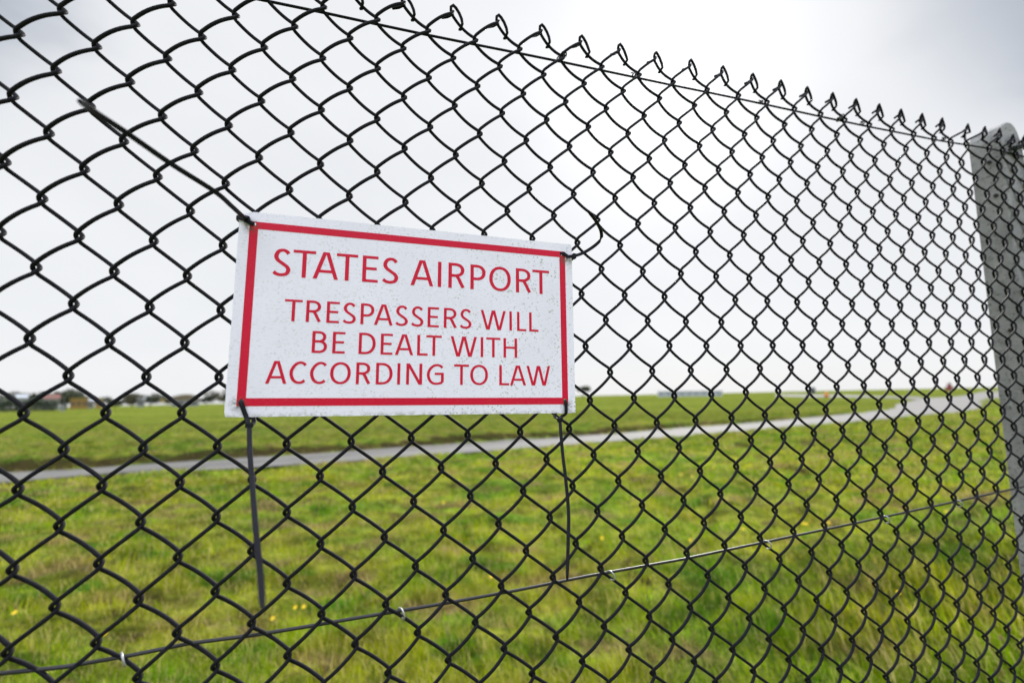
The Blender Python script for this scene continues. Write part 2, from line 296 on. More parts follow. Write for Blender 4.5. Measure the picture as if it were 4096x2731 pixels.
def ramp(t, fac, stops):
    r = t.nodes.new('ShaderNodeValToRGB')
    e = r.color_ramp.elements
    while len(e) > 1: e.remove(e[-1])
    e[0].position = stops[0][0]; e[0].color = (*stops[0][1], 1)
    for p, c in stops[1:]:
        q = e.new(p); q.color = (*c, 1)
    t.links.new(fac, r.inputs[0])
    return r.outputs['Color']
def mixc(t, fac, a, b, mode='MIX'):
    m = t.nodes.new('ShaderNodeMix'); m.data_type = 'RGBA'; m.blend_type = mode
    if isinstance(fac, (int, float)): m.inputs['Factor'].default_value = fac
    else: t.links.new(fac, m.inputs['Factor'])
    for k, q in (('A', a), ('B', b)):
        if isinstance(q, tuple): m.inputs[k].default_value = (*q, 1)
        else: t.links.new(q, m.inputs[k])
    return m.outputs['Result']
def rng_node(t, val, a, b, c=0.0, d=1.0):
    n = t.nodes.new('ShaderNodeMapRange'); t.links.new(val, n.inputs[0])
    n.inputs[1].default_value = a; n.inputs[2].default_value = b; n.inputs[3].default_value = c; n.inputs[4].default_value = d
    return n.outputs[0]
def mul(t, a, b):
    n = t.nodes.new('ShaderNodeMath'); n.operation = 'MULTIPLY'
    for i, q in enumerate((a, b)):
        if isinstance(q, (int, float)): n.inputs[i].default_value = q
        else: t.links.new(q, n.inputs[i])
    return n.outputs[0]
def bump(t, b, h, strength=0.3, dist=0.01):
    n = t.nodes.new('ShaderNodeBump'); n.inputs['Strength'].default_value = strength; n.inputs['Distance'].default_value = dist
    t.links.new(h, n.inputs['Height']); t.links.new(n.outputs[0], b.inputs['Normal'])
def simple(name, colour, rough=0.6, metal=0.0, var=0.15, scale=30.0, spec=0.5):
    m, t, b = mat_new(name)
    n = noise(t, scale)
    c0 = tuple(c * (1 - var) for c in colour); c1 = tuple(min(1, c * (1 + var)) for c in colour)
    t.links.new(ramp(t, n, [(0.3, c0), (0.7, c1)]), b.inputs['Base Color'])
    b.inputs['Roughness'].default_value = rough; b.inputs['Metallic'].default_value = metal
    b.inputs['Specular IOR Level'].default_value = spec
    return m

M_PVC, t, b = mat_new('black_pvc_coating')
n = noise(t, 260, 3)
t.links.new(ramp(t, n, [(0.35, (0.0065, 0.0068, 0.0095)), (0.7, (0.013, 0.0132, 0.0175))]), b.inputs['Base Color'])
b.inputs['Roughness'].default_value = 0.60
b.inputs['Specular IOR Level'].default_value = 0.11

M_LINE = simple('glossy_black_line_wire', (0.012, 0.012, 0.016), 0.42, 0.0, 0.2, 300, 0.5)
M_TIE, t, b = mat_new('black_nylon')
n = noise(t, 400, 3)
t.links.new(ramp(t, n, [(0.35, (0.009, 0.010, 0.014)), (0.75, (0.018, 0.0185, 0.024))]), b.inputs['Base Color'])
b.inputs['Roughness'].default_value = 0.42; b.inputs['Specular IOR Level'].default_value = 0.10

M_GALV = simple('galvanised_wire', (0.42, 0.44, 0.45), 0.35, 0.6, 0.25, 500)
M_OLDTIE = simple('weathered_tie_wire', (0.03, 0.034, 0.036), 0.55, 0.2, 0.3, 400)

M_CONC, t, b = mat_new('weathered_concrete')
n = noise(t, 9, 8, 0.65); n2 = noise(t, 120, 5, 0.7)
c = ramp(t, n, [(0.25, (0.19, 0.192, 0.195)), (0.5, (0.29, 0.292, 0.296)), (0.75, (0.38, 0.38, 0.382))])
c = mixc(t, rng_node(t, n2, 0.55, 0.66, 0, 0.75), c, (0.075, 0.075, 0.07))
c = mixc(t, rng_node(t, noise(t, 38, 5, 0.75), 0.56, 0.66, 0, 0.6), c, (0.42, 0.42, 0.41))
c = mixc(t, rng_node(t, noise(t, 55, 4, 0.7, stretch=(1, 1, 3.5)), 0.60, 0.68, 0, 0.7), c, (0.05, 0.05, 0.045))
c = mixc(t, rng_node(t, noise(t, 5, 6, 0.7, stretch=(1, 1, 0.35)), 0.55, 0.8, 0, 0.4), c, (0.13, 0.13, 0.115))
t.links.new(c, b.inputs['Base Color']); b.inputs['Roughness'].default_value = 0.92
bump(t, b, n2, 0.5, 0.004)

def sign_material(name, colour, rough, speck):
    m, t, b = mat_new(name)
    tc = t.nodes.new('ShaderNodeTexCoord')
    base = mixc(t, rng_node(t, noise(t, 14, 5), 0.3, 0.7), tuple(c * 0.93 for c in colour), colour)
    # fine streaky dirt
    f = noise(t, 520, 3, 0.6, stretch=(0.45, 1.0, 1.0)); area = noise(t, 16, 4, 0.6)
    k = mul(t, rng_node(t, f, 0.57, 0.70), rng_node(t, area, 0.35, 0.65, 0.08, 0.42 * speck))
    base = mixc(t, k, base, (0.20, 0.22, 0.16))
    # green algae dots, thicker on the right-hand half
    v = t.nodes.new('ShaderNodeTexVoronoi'); v.inputs['Scale'].default_value = 260; v.inputs['Randomness'].default_value = 1.0
    t.links.new(tc.outputs['Object'], v.inputs['Vector'])
    dots = rng_node(t, v.outputs['Distance'], 0.36, 0.18)
    sx = t.nodes.new('ShaderNodeSeparateXYZ'); t.links.new(tc.outputs['Object'], sx.inputs[0])
    side = rng_node(t, sx.outputs['X'], -0.2, 0.19, 0.25, 1.0)
    patch = rng_node(t, noise(t, 24, 5, 0.7), 0.45, 0.66)
    k = mul(t, mul(t, dots, patch), mul(t, side, 0.85 * speck))
    base = mixc(t, k, base, (0.16, 0.20, 0.035))
    # larger green smudges, and grime gathered round the four fixings
    k = mul(t, rng_node(t, noise(t, 75, 5, 0.7), 0.635, 0.70), mul(t, side, 0.75 * speck))
    base = mixc(t, k, base, (0.19, 0.22, 0.05))
    for hx_, hy_ in ((-0.188, 0.096), (0.190, 0.092), (-0.188, -0.100), (0.188, -0.104)):
        dn_ = t.nodes.new('ShaderNodeVectorMath'); dn_.operation = 'DISTANCE'; t.links.new(tc.outputs['Object'], dn_.inputs[0]); dn_.inputs[1].default_value = (hx_, hy_, 0)
        k = mul(t, rng_node(t, dn_.outputs['Value'], 0.011, 0.003), rng_node(t, noise(t, 240, 4, 0.7), 0.40, 0.60, 0.1, 0.85))
        base = mixc(t, k, base, (0.085, 0.080, 0.045))
    # grime along the lower edge
    e = mul(t, rng_node(t, sx.outputs['Y'], -0.108, -0.1155), rng_node(t, noise(t, 130, 4, 0.7), 0.42, 0.62, 0, 0.8))
    base = mixc(t, e, base, (0.13, 0.15, 0.06))
    t.links.new(base, b.inputs['Base Color'])
    b.inputs['Roughness'].default_value = rough; b.inputs['Specular IOR Level'].default_value = 0.22
    return m
M_SIGN = sign_material('white_sign_sheet', (0.85, 0.84, 0.94), 0.42, 1.0)
M_RED = sign_material('red_vinyl', (0.62, 0.005, 0.036), 0.38, 0.3)

def grass_colour(t, small):
    """patches of fresh, yellow-green, dry and bare turf, in ground coordinates"""
    big = noise(t, 0.42, 5, 0.62, coord='Object', stretch=(1.0, 1.6, 1), dist=0.4)
    mid = noise(t, 1.25, 5, 0.62, coord='Object', stretch=(0.8, 1.5, 1))
    fine = noise(t, small, 4, 0.65, coord='Object')
    c = ramp(t, big, [(0.30, (0.080, 0.190, 0.007)), (0.44, (0.185, 0.278, 0.015)), (0.54, (0.285, 0.310, 0.026)), (0.70, (0.130, 0.212, 0.012))])
    c = mixc(t, rng_node(t, mid, 0.535, 0.63, 0, 0.78), c, (0.265, 0.185, 0.090))
    c = mixc(t, rng_node(t, mid, 0.46, 0.37, 0, 0.90), c, (0.055, 0.175, 0.003))
    sm = noise(t, 3.0, 6, 0.68, coord='Object', stretch=(0.8, 1.3, 1))
    hv = t.nodes.new('ShaderNodeHueSaturation'); t.links.new(c, hv.inputs['Color'])
    t.links.new(rng_node(t, sm, 0.34, 0.66, 0.38, 1.75), hv.inputs['Value'])
    c = hv.outputs[0]
    hv = t.nodes.new('ShaderNodeHueSaturation'); t.links.new(c, hv.inputs['Color'])
    t.links.new(rng_node(t, noise(t, 0.07, 4, 0.6, coord='Object', stretch=(0.6, 1.8, 1)), 0.36, 0.64, 0.70, 1.22), hv.inputs['Value'])
    c = hv.outputs[0]
    return c, fine

M_TURF, t, b = mat_new('turf')
c, fine = grass_colour(t, 26)
c = mixc(t, rng_node(t, fine, 0.40, 0.66, 0.0, 0.65), c, (0.036, 0.046, 0.008))
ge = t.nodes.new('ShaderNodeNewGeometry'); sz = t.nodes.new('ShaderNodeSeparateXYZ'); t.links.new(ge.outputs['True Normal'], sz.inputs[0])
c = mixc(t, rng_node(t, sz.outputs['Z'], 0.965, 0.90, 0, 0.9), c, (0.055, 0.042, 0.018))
hv = t.nodes.new('ShaderNodeHueSaturation'); hv.inputs['Value'].default_value = 0.72; hv.inputs['Saturation'].default_value = 0.93; t.links.new(c, hv.inputs['Color']); c = hv.outputs[0]
t.links.new(c, b.inputs['Base Color']); b.inputs['Roughness'].default_value = 0.9
b.inputs['Specular IOR Level'].default_value = 0.0
bump(t, b, fine, 0.9, 0.05)

for _i, _nm in enumerate(('grass_blades', 'mown_field_blades')):
  _m, t, b = mat_new(_nm)
  if _i == 0: M_BLADE = _m
  else: M_FIELD = _m
  c, fine = grass_colour(t, 5)
  at = t.nodes.new('ShaderNodeAttribute'); at.attribute_name = 'tone'
  c = mixc(t, rng_node(t, at.outputs['Fac'], 0.72, 0.80, 0, 0.75), c, (0.30, 0.245, 0.12))
  hs = t.nodes.new('ShaderNodeHueSaturation'); t.links.new(c, hs.inputs['Color'])
  t.links.new(rng_node(t, at.outputs['Fac'], 0, 1, 0.60 - 0.17 * _i, 2.0 - 0.85 * _i), hs.inputs['Value']); hs.inputs['Saturation'].default_value = 1.10 - 0.08 * _i
  t.links.new(hs.outputs[0], b.inputs['Base Color'])
  b.inputs['Roughness'].default_value = 0.55; b.inputs['Specular IOR Level'].default_value = 0.08
  tr = t.nodes.new('ShaderNodeBsdfTranslucent'); t.links.new(hs.outputs[0], tr.inputs['Color'])
  mx = t.nodes.new('ShaderNodeMixShader'); mx.inputs[0].default_value = 0.38
  t.links.new(b.outputs[0], mx.inputs[1]); t.links.new(tr.outputs[0], mx.inputs[2])
  t.links.new(mx.outputs[0], t.nodes['Material Output'].inputs['Surface'])

M_LUSH_DIM, t, b = mat_new('lush_dimmed_blades')
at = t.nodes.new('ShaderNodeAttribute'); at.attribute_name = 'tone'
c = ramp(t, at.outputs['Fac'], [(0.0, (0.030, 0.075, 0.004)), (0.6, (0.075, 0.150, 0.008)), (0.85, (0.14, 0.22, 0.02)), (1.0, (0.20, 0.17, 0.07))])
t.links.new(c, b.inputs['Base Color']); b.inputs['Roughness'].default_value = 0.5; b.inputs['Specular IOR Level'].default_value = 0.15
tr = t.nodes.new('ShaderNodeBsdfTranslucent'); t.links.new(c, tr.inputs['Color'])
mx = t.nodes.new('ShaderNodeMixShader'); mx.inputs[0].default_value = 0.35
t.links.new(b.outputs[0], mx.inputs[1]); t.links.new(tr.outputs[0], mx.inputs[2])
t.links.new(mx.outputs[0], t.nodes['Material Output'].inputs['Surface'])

M_ROAD, t, b = mat_new('worn_tarmac')
n = noise(t, 0.8, 6, 0.6); n2 = noise(t, 60, 4, 0.7)
c = ramp(t, n, [(0.3, (0.095, 0.094, 0.092)), (0.7, (0.138, 0.136, 0.133))])
c = mixc(t, rng_node(t, n2, 0.5, 0.7, 0, 0.35), c, (0.12, 0.12, 0.12))
t.links.new(c, b.inputs['Base Color']); b.inputs['Roughness'].default_value = 0.8
M_SOIL = simple('bank_soil', (0.075, 0.06, 0.028), 0.95, 0, 0.35, 8)

def leaf_mat(name, col):
    m, t, b = mat_new(name)
    at = t.nodes.new('ShaderNodeAttribute'); at.attribute_name = 'tone'
    t.links.new(ramp(t, at.outputs['Fac'], [(0.0, tuple(c * 0.6 for c in col)), (1.0, tuple(c * 1.5 for c in col))]), b.inputs['Base Color'])
    b.inputs['Roughness'].default_value = 0.7
    return m
M_LEAF = leaf_mat('dark_foliage', (0.040, 0.055, 0.022))
M_LEAF2 = leaf_mat('olive_foliage', (0.075, 0.070, 0.030))
M_HEDGE = leaf_mat('grey_green_foliage', (0.095, 0.12, 0.085))
M_BARK = simple('bark', (0.07, 0.055, 0.04), 0.9)

# ------------------------------------------------------------------ ground
GNV = Vector(GN)
def plane_z(x, y): return -(GNV.x * x + GNV.y * y) / GNV.z
FARS = np.array(ROAD_FAR_SIDE); NEARS = np.array(ROAD_NEAR_SIDE)
def resample(P, n):
    P = np.asarray(P, float); d = np.r_[0, np.cumsum(np.hypot(*np.diff(P, axis=0).T))]
    # even in a compressed distance, so near pieces stay short
    q = np.log1p(d / 6.0); qq = np.linspace(0, q[-1], n); dd = (np.exp(qq) - 1) * 6.0
    return np.stack([np.interp(dd, d, P[:, 0]), np.interp(dd, d, P[:, 1])], 1)
# carry both edges on beyond the left of the view
FARS = np.vstack([[-40.0, 3.2], [-24.0, 8.0], FARS]); NEARS = np.vstack([[-39.5, 1.2], [-23.5, 6.0], NEARS])
RF = resample(FARS[:18], 150); RN = resample(NEARS[:18], 150)
def side_of(x, y, P):
    """signed distance to polyline P (positive on its far side)"""
    x = np.atleast_1d(x); y = np.atleast_1d(y)
    best = np.full(x.shape, 1e9); sg = np.zeros(x.shape)
    for i in range(len(P) - 1):
        a = P[i]; b_ = P[i + 1]; d = b_ - a; L2 = d @ d
        tt = np.clip(((x - a[0]) * d[0] + (y - a[1]) * d[1]) / L2, 0, 1)
        px = a[0] + tt * d[0]; py = a[1] + tt * d[1]
        dist = np.hypot(x - px, y - py)
        s_ = np.sign(d[0] * (y - a[1]) - d[1] * (x - a[0]))
        m = dist < best
        best = np.where(m, dist, best); sg = np.where(m, s_, sg)
    return best * sg
FC = resample(FARS, 46); NC = resample(NEARS, 46)
_g = [(rng.uniform(0, 6.28), rng.uniform(0, 6.28), rng.uniform(0, math.pi)) for _ in range(24)]
def lumps(x, y):
    z = np.zeros_like(x)
    k = 0
    for wl, amp in ((3.4, 0.045), (2.1, 0.035), (1.2, 0.028), (0.7, 0.022), (0.42, 0.016), (0.26, 0.010)):
        for j in range(4):
            p1, p2, an = _g[k]; k += 1
            kx = math.cos(an) * 6.283 / wl; ky = math.sin(an) * 6.283 / wl
            z += amp * 0.5 * np.sin(kx * x + p1 + 0.7 * np.sin(ky * y * 0.6 + p2)) * np.cos(ky * y * 0.8 - kx * 0.3 * x + p2)
    return z
def ground_z(x, y):
    x = np.asarray(x, float); y = np.asarray(y, float)
    z = -(GNV.x * x + GNV.y * y) / GNV.z
    r = np.hypot(x, y)
    df = side_of(x, y, FC); dn = side_of(x, y, NC)
    on = np.clip(np.minimum(-df, dn) / 0.3 + 0.2, 0, 1)       # 1 on the road
    fade = np.clip(1.3 - r / 60.0, 0, 1)
    grassy = 1 - np.clip(on, 0, 1)
    z = z + (lumps(x, y) * fade * grassy)
    bank = np.clip(df / 0.45, 0, 1); bank = bank * bank * (3 - 2 * bank)
    z = z + 0.24 * bank * np.clip(1.4 - r / 45.0, 0, 1)
    verge = np.clip(-dn / 0.4, 0, 1)
    z = z + 0.03 * verge * np.clip(1.4 - r / 45.0, 0, 1)
    # very broad rises that make the far crest uneven
    z = z + np.clip((r - 60) / 120, 0, 1) * (0.35 * np.sin(x * 0.035 + 1.0) + 0.25 * np.sin(x * 0.07 - y * 0.02))
    return z

rad = np.concatenate([np.linspace(0.15, 2.0, 14, endpoint=False), np.geomspace(2.0, 45, 190, endpoint=False), np.geomspace(45, 2600, 60)])
az = np.concatenate([np.radians(np.linspace(-66, 66, 420)), np.radians(np.linspace(66, 294, 60))[1:-1]])
RR, AA = np.meshgrid(rad, az, indexing='ij')
GX = RR * np.sin(AA); GY = RR * np.cos(AA)
GZ = ground_z(GX.ravel(), GY.ravel()).reshape(GX.shape)
nr, na = GX.shape
verts = np.stack([GX.ravel(), GY.ravel(), GZ.ravel()], 1)
idx = np.arange(nr * na).reshape(nr, na)
A_ = idx[:-1, :]; B_ = idx[1:, :]
f = np.stack([A_.ravel(), B_.ravel(), np.roll(B_, -1, 1).ravel(), np.roll(A_, -1, 1).ravel()], 1)[:, ::-1]
def fast_mesh(name, verts, faces, mat, smooth=True, attr=None):
    me = bpy.data.meshes.new(name)
    nv = len(verts); nf = len(faces); k = faces.shape[1]
    me.vertices.add(nv); me.vertices.foreach_set('co', np.ascontiguousarray(verts, dtype=np.float32).ravel())
    me.loops.add(nf * k); me.loops.foreach_set('vertex_index', np.ascontiguousarray(faces, dtype=np.int32).ravel())
    me.polygons.add(nf); me.polygons.foreach_set('loop_start', np.arange(0, nf * k, k, dtype=np.int32))
    if smooth: me.polygons.foreach_set('use_smooth', np.ones(nf, dtype=bool))
    if attr is not None:
        a = me.attributes.new('tone', 'FLOAT', 'POINT'); a.data.foreach_set('value', np.ascontiguousarray(attr, dtype=np.float32))
    me.materials.append(mat)
    me.update(calc_edges=True); me.validate()
    o = bpy.data.objects.new(name, me); COL.objects.link(o)
    return o
ground = fast_mesh('ground', verts, f, M_TURF)
cap = MB(); cv = [(0, 0, plane_z(0, 0))]
tag(ground, kind='structure')

# roads
def road(name, Pf, Pn, lift, n, across=6):
    a = resample(Pf, n); b_ = resample(Pn, n)
    vs = []
    for i in range(n):
        for j in range(across + 1):
            p = a[i] * (1 - j / across) + b_[i] * (j / across)
            vs.append((p[0], p[1], 0))
    vs = np.array(vs)
    vs[:, 2] = -(GNV.x * vs[:, 0] + GNV.y * vs[:, 1]) / GNV.z + lift
    r = np.hypot(vs[:, 0], vs[:, 1])
    vs[:, 2] += np.clip((r - 60) / 120, 0, 1) * (0.35 * np.sin(vs[:, 0] * 0.035 + 1.0) + 0.25 * np.sin(vs[:, 0] * 0.07 - vs[:, 1] * 0.02))
    ii = np.arange(n * (across + 1)).reshape(n, across + 1)
    f = np.stack([ii[:-1, :-1].ravel(), ii[:-1, 1:].ravel(), ii[1:, 1:].ravel(), ii[1:, :-1].ravel()], 1)
    o = fast_mesh(name, vs, f, M_ROAD)
    tag(o, kind='structure')
    return o
road('perimeter_road', FARS, NEARS, 0.012, 260)
road('service_road', ROAD2_FAR, ROAD2_NEAR, 0.07, 60)

# ------------------------------------------------------------------ grass blades
def blades(x, y, h, w, name, label, flat=1.0, mat=None):
    n = len(x)
    z = ground_z(x, y) - 0.008
    yaw = rng.uniform(0, 6.283, n); lean = rng.uniform(0.15, 1.0, n) * flat
    ld = rng.normal(2.4, 1.1, n)                       # mostly laid over the same way by the wind
    lx = np.cos(ld) * lean; ly = np.sin(ld) * lean
    cx = np.cos(yaw) * w / 2; cy = np.sin(yaw) * w / 2
    V = np.zeros((n, 5, 3))
    V[:, 0] = np.stack([x - cx, y - cy, z], 1); V[:, 1] = np.stack([x + cx, y + cy, z], 1)
    mx_, my_, mz_ = x + lx * h * 0.35, y + ly * h * 0.35, z + h * 0.6
    V[:, 2] = np.stack([mx_ + cx * 0.75, my_ + cy * 0.75, mz_], 1); V[:, 3] = np.stack([mx_ - cx * 0.75, my_ - cy * 0.75, mz_], 1)
    V[:, 4] = np.stack([x + lx * h * 0.95, y + ly * h * 0.95, z + h * (1.0 - 0.25 * lean)], 1)
    base = np.arange(n)[:, None] * 5
    q = (base + np.array([[0, 1, 2]])); q2 = (base + np.array([[0, 2, 3]])); q3 = base + np.array([[3, 2, 4]])
    F = np.concatenate([q, q2, q3])
    tone = np.repeat(rng.uniform(0, 1, n), 5)
    o = fast_mesh(name, V.reshape(-1, 3), F, mat or M_BLADE, False, tone)
    tag(o, label, 'grass', kind='stuff')
    return o
def scatter(n, r0, r1, a0=-62, a1=62, p=1.0):
    u_ = rng.uniform(0, 1, n)
    r = r0 * (r1 / r0) ** (u_ ** p)
    a = np.radians(rng.uniform(a0, a1, n))
    return r * np.sin(a), r * np.cos(a), r
def off_road(x, y, m=0.05):
    return (side_of(x, y, FC) > m) | (side_of(x, y, NC) < -m)
def clump(x, y):
    return 0.5 + 0.5 * np.sin(x * 5.1 + 1.3 * np.sin(y * 3.7)) * np.cos(y * 4.3 + 1.7 * np.sin(x * 2.9))
# two thirds of the blades stand in tussocks, the rest between them
tx, ty, tr_ = scatter(8500, 1.4, 12.0)
pick = rng.integers(0, len(tx), 120000)
sp = 0.018 + 0.010 * tr_[pick]
tx2 = tx[pick] + rng.normal(0, 1, len(pick)) * sp; ty2 = ty[pick] + rng.normal(0, 1, len(pick)) * sp
th_ = rng.uniform(0.6, 1.9, len(tx))[pick]
x, y, r = scatter(75000, 1.3, 11.0)
hmul = np.concatenate([th_, np.full(len(x), 0.75)])
x = np.concatenate([tx2, x]); y = np.concatenate([ty2, y]); r = np.hypot(x, y)
keep = off_road(x, y, -0.06); x, y, r, hmul = x[keep], y[keep], r[keep], hmul[keep]
c_ = clump(x, y)
h = (0.035 + 0.05 * rng.uniform(0, 1, len(x)) ** 1.5) * (0.65 + 0.8 * c_)
near = np.clip((2.5 - (x * FN.x + y * FN.y - D0)) / 1.3, 0, 1) * np.clip((x - 1.3) / 1.3, 0, 1)   # long strip the mower misses by the post
h = h * hmul * (1 + 1.8 * near)
w_ = (0.0022 + 0.0007 * r) * (1 + 1.2 * near * rng.uniform(0, 1, len(x)))
blades(x, y, h, w_, 'grass', 'rough cut green and straw coloured grass between the fence and the road')
# lush uncut strip along the foot of the fence, thick by the post; its dark tone also paints in lens falloff and a dim foreground
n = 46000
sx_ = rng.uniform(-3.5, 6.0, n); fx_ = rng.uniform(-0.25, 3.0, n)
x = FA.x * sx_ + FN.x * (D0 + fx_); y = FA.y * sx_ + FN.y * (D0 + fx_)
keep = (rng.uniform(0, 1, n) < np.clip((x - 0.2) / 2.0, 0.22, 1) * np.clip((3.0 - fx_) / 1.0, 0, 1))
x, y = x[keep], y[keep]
blades(x, y, rng.uniform(0.045, 0.095, len(x)) * (1 + 0.55 * np.clip((x - 0.6) / 2.0, 0, 1)), rng.uniform(0.003, 0.010, len(x)), 'grass', 'long lush dark green grass along the foot of the fence, deepened as foreground shade', mat=M_LUSH_DIM)
x, y, r = scatter(90000, 9.0, 48.0, p=0.8)
keep = off_road(x, y, -0.12); x, y, r = x[keep], y[keep], r[keep]
h = 0.05 + 0.07 * rng.uniform(0, 1, len(x))
nearer = side_of(x, y, NC) < 0
blades(x[nearer], y[nearer], h[nearer], 0.0045 + 0.0009 * r[nearer], 'grass', 'bright yellow-green grass along the near edge of the perimeter road')
nearer = ~nearer
blades(x[nearer], y[nearer], h[nearer] * 0.8, 0.0045 + 0.0009 * r[nearer], 'grass', 'darker green mown grass of the airfield beyond the perimeter road', mat=M_FIELD)

# ------------------------------------------------------------------ chain link fence
# crossings of the mesh: u counts half-diamonds along the fence, v up it; (s, h) in 0.1 mm
K = {}
for uu, row_ in KN.items():
    for i in range(0, len(row_), 3):
        K[(uu, row_[i])] = np.array([row_[i + 1], row_[i + 2]]) * 1e-4
U0, U1, V0, V1 = -8, 62, -43, 4
ko = np.array(list(K.keys()), float); kp = np.array(list(K.values()))
Bm = np.stack([np.ones(len(ko)), ko[:, 0], ko[:, 1]], 1)
AF, _, _, _ = np.linalg.lstsq(Bm, kp, rcond=None)
for ring in range(3):                                     # carry the weave on by its own steps
    new = {}
    for uu in range(U0, U1 + 1):
        for vv in range(V0, V1 + 1):
            if (uu + vv) % 2 or (uu, vv) in K: continue
            pr = []
            for du, dv in ((1, 1), (1, -1), (-1, 1), (-1, -1), (2, 0), (-2, 0), (0, 2), (0, -2)):
                a = K.get((uu + du, vv + dv)); b_ = K.get((uu + 2 * du, vv + 2 * dv))
                if a is not None and b_ is not None: pr.append(2 * a - b_)
            for du, dv in ((1, 1), (1, -1), (2, 0), (0, 2)):
                a = K.get((uu + du, vv + dv)); b_ = K.get((uu - du, vv - dv))
                if a is not None and b_ is not None: pr += [(a + b_) / 2] * 3
            if len(pr) >= 2: new[(uu, vv)] = np.mean(pr, 0)
    K.update(new)
ko = np.array(list(K.keys()), float); kp = np.array(list(K.values()))
res = kp - np.stack([np.ones(len(ko)), ko[:, 0], ko[:, 1]], 1) @ AF
for uu in range(U0, U1 + 1):
    for vv in range(V0, V1 + 1):
        if (uu + vv) % 2 or (uu, vv) in K: continue
        d = (ko[:, 0] - uu) ** 2 + (ko[:, 1] - vv) ** 2
        wgt = 1 / d ** 2.2
        K[(uu, vv)] = np.array([1, uu, vv]) @ AF + (wgt[:, None] * res).sum(0) / wgt.sum()

WR = 0.00206          # wire radius
RE = 0.0036           # bend radius of the spiral
BULGE = 0.0034        # extra bow of each strand
fence = root('chain_link_fence', 'tall black plastic-coated chain link fence with a concrete post, carrying the sign', 'fence', loc=fence_pt(0.5, 0.0))

def strand(E0, E1, sg):
    """from extreme E0 to extreme E1 of one spiral wire; sg +1 = on the path side"""
    e0 = Vector(E0); e1 = Vector(E1)
    d = e1 - e0; Ls = abs(d.x); sx = 1 if d.x > 0 else -1
    pts = []
    arc = math.pi / 2 * RE * 1.25; flat = max(Ls - 2 * RE, 0.001); tot = 2 * arc + flat
    prof = []
    for k in range(0, 4):
        a = math.pi / 2 * k / 4
        prof.append((RE * (1 - math.cos(a)), RE * math.sin(a), arc * k / 4))
    for k in range(0, 8):
        q = k / 7
        prof.append((RE + flat * q, RE + BULGE * (1 - (2 * q - 1) ** 2), arc + flat * q))
    for k in range(1, 4):
        a = math.pi / 2 * k / 4
        prof.append((Ls - RE * (1 - math.sin(a)), RE * math.cos(a), arc + flat + arc * k / 4))
    for px, pz, pl in prof:
        pts.append((e0.x + sx * px, e0.y + d.y * pl / tot, sg * pz))
    return pts
wire_n = 0
for k in range(U0, U1):
    path = []
    vs_ = [vv for vv in range(V0, V1 + 1)]
    seq = []
    for vv in vs_:
        uu = k if (k + vv) % 2 == 0 else k + 1
        side = 1 if uu == k else -1                         # left extremes reach back past the crossing, right ones forward
        s_, h_ = K[(uu, vv)]
        if vv < 4: s_ = s_ - side * WR * 1.18
        seq.append((s_, h_, side))
    for i in range(len(seq) - 1):
        (s0, h0, sd0), (s1, h1, sd1) = seq[i], seq[i + 1]
        path += strand((s0, h0), (s1, h1), 1 if sd0 == 1 else -1)
    s_, h_, sd_ = seq[-1]
    mb = MB()
    if k % 2:                                               # arrives in front of the knuckle and is folded back under itself
        path += [(s_ + 0.0010, h_ + 0.0006, 0.001), (s_ + 0.0004, h_ - 0.0012, -0.0025), (s_ - 0.006, h_ - 0.0055, -0.0035), (s_ - 0.014, h_ - 0.0105, -0.0015)]
    else:                                                   # loops up over the top and hooks on its own strand
        nx = K[(k + 1, 3)]
        dx, dy = nx[0] - s_, nx[1] - h_
        path += [(s_ - 0.0022, h_ + 0.0010, 0.0008), (s_ - 0.0026, h_ + 0.0045, 0.0030), (s_ + 0.0006, h_ + 0.0080, 0.0028), (s_ + 0.0048, h_ + 0.0066, 0.001),
                 (s_ + 0.0096, h_ + 0.0012, -0.0002), (s_ + 0.0131, h_ - 0.0060, -0.0008), (s_ + dx * 0.44, h_ + dy * 0.37, -0.0015),
                 (s_ + dx * 0.42 - 0.001, h_ + dy * 0.46 - 0.002, -0.0075), (s_ + dx * 0.36, h_ + dy * 0.48, -0.0085)]
    mb.tube([fence_pt(a, b_, c_) for a, b_, c_ in path], WR, 10)
    w = mb.build('mesh_wire', M_PVC, fence)
    wire_n += 1

# straining wires
top = [K[(uu, 3)] for uu in range(U0 + 1, U1, 2)]
mb = MB(); P = []
sm = []
for i in range(len(top)):
    lo_ = max(0, i - 1); hi_ = min(len(top), i + 2)
    sm.append(np.mean(top[lo_:hi_], 0))
mb.tube([fence_pt(a[0], a[1] - 0.0035, -0.0048) for a in sm], 0.0017, 8)
mb.build('straining_wire', M_PVC, fence)
mb = MB()
lw = [(-0.62, 1.352)] + LOWER_WIRE + [(1.6, 1.398), (2.2, 1.418)]
mb.tube([fence_pt(a, b_, -0.0068) for a, b_ in lw], 0.0019, 10)
mb.build('straining_wire', M_LINE, fence)
mb = MB()
mb.tube([fence_pt(a, 0.12 + 0.03 * a, -0.0062) for a in (-0.62, 0.2, 1.2, 2.2)], 0.0018, 8)
mb.build('straining_wire', M_PVC, fence)

# bright clips that fix the mesh to the middle wire
for s_, h_ in RINGS:
    mb = MB(); pts = []
    for i in range(15):
        a = -2.2 + 5.3 * i / 14
        pts.append(fence_pt(s_ + 0.0010 * math.sin(a * 0.7) + 0.0022 * math.sin(a), h_ + 0.0062 * math.cos(a * 1.0 + 0.4), -0.0015 + 0.0058 * math.sin(a + 0.5)))
    mb.tube(pts, 0.00105, 7)
    tag(mb.build('wire_clip', M_GALV, fence), 'bright galvanised wire clip')
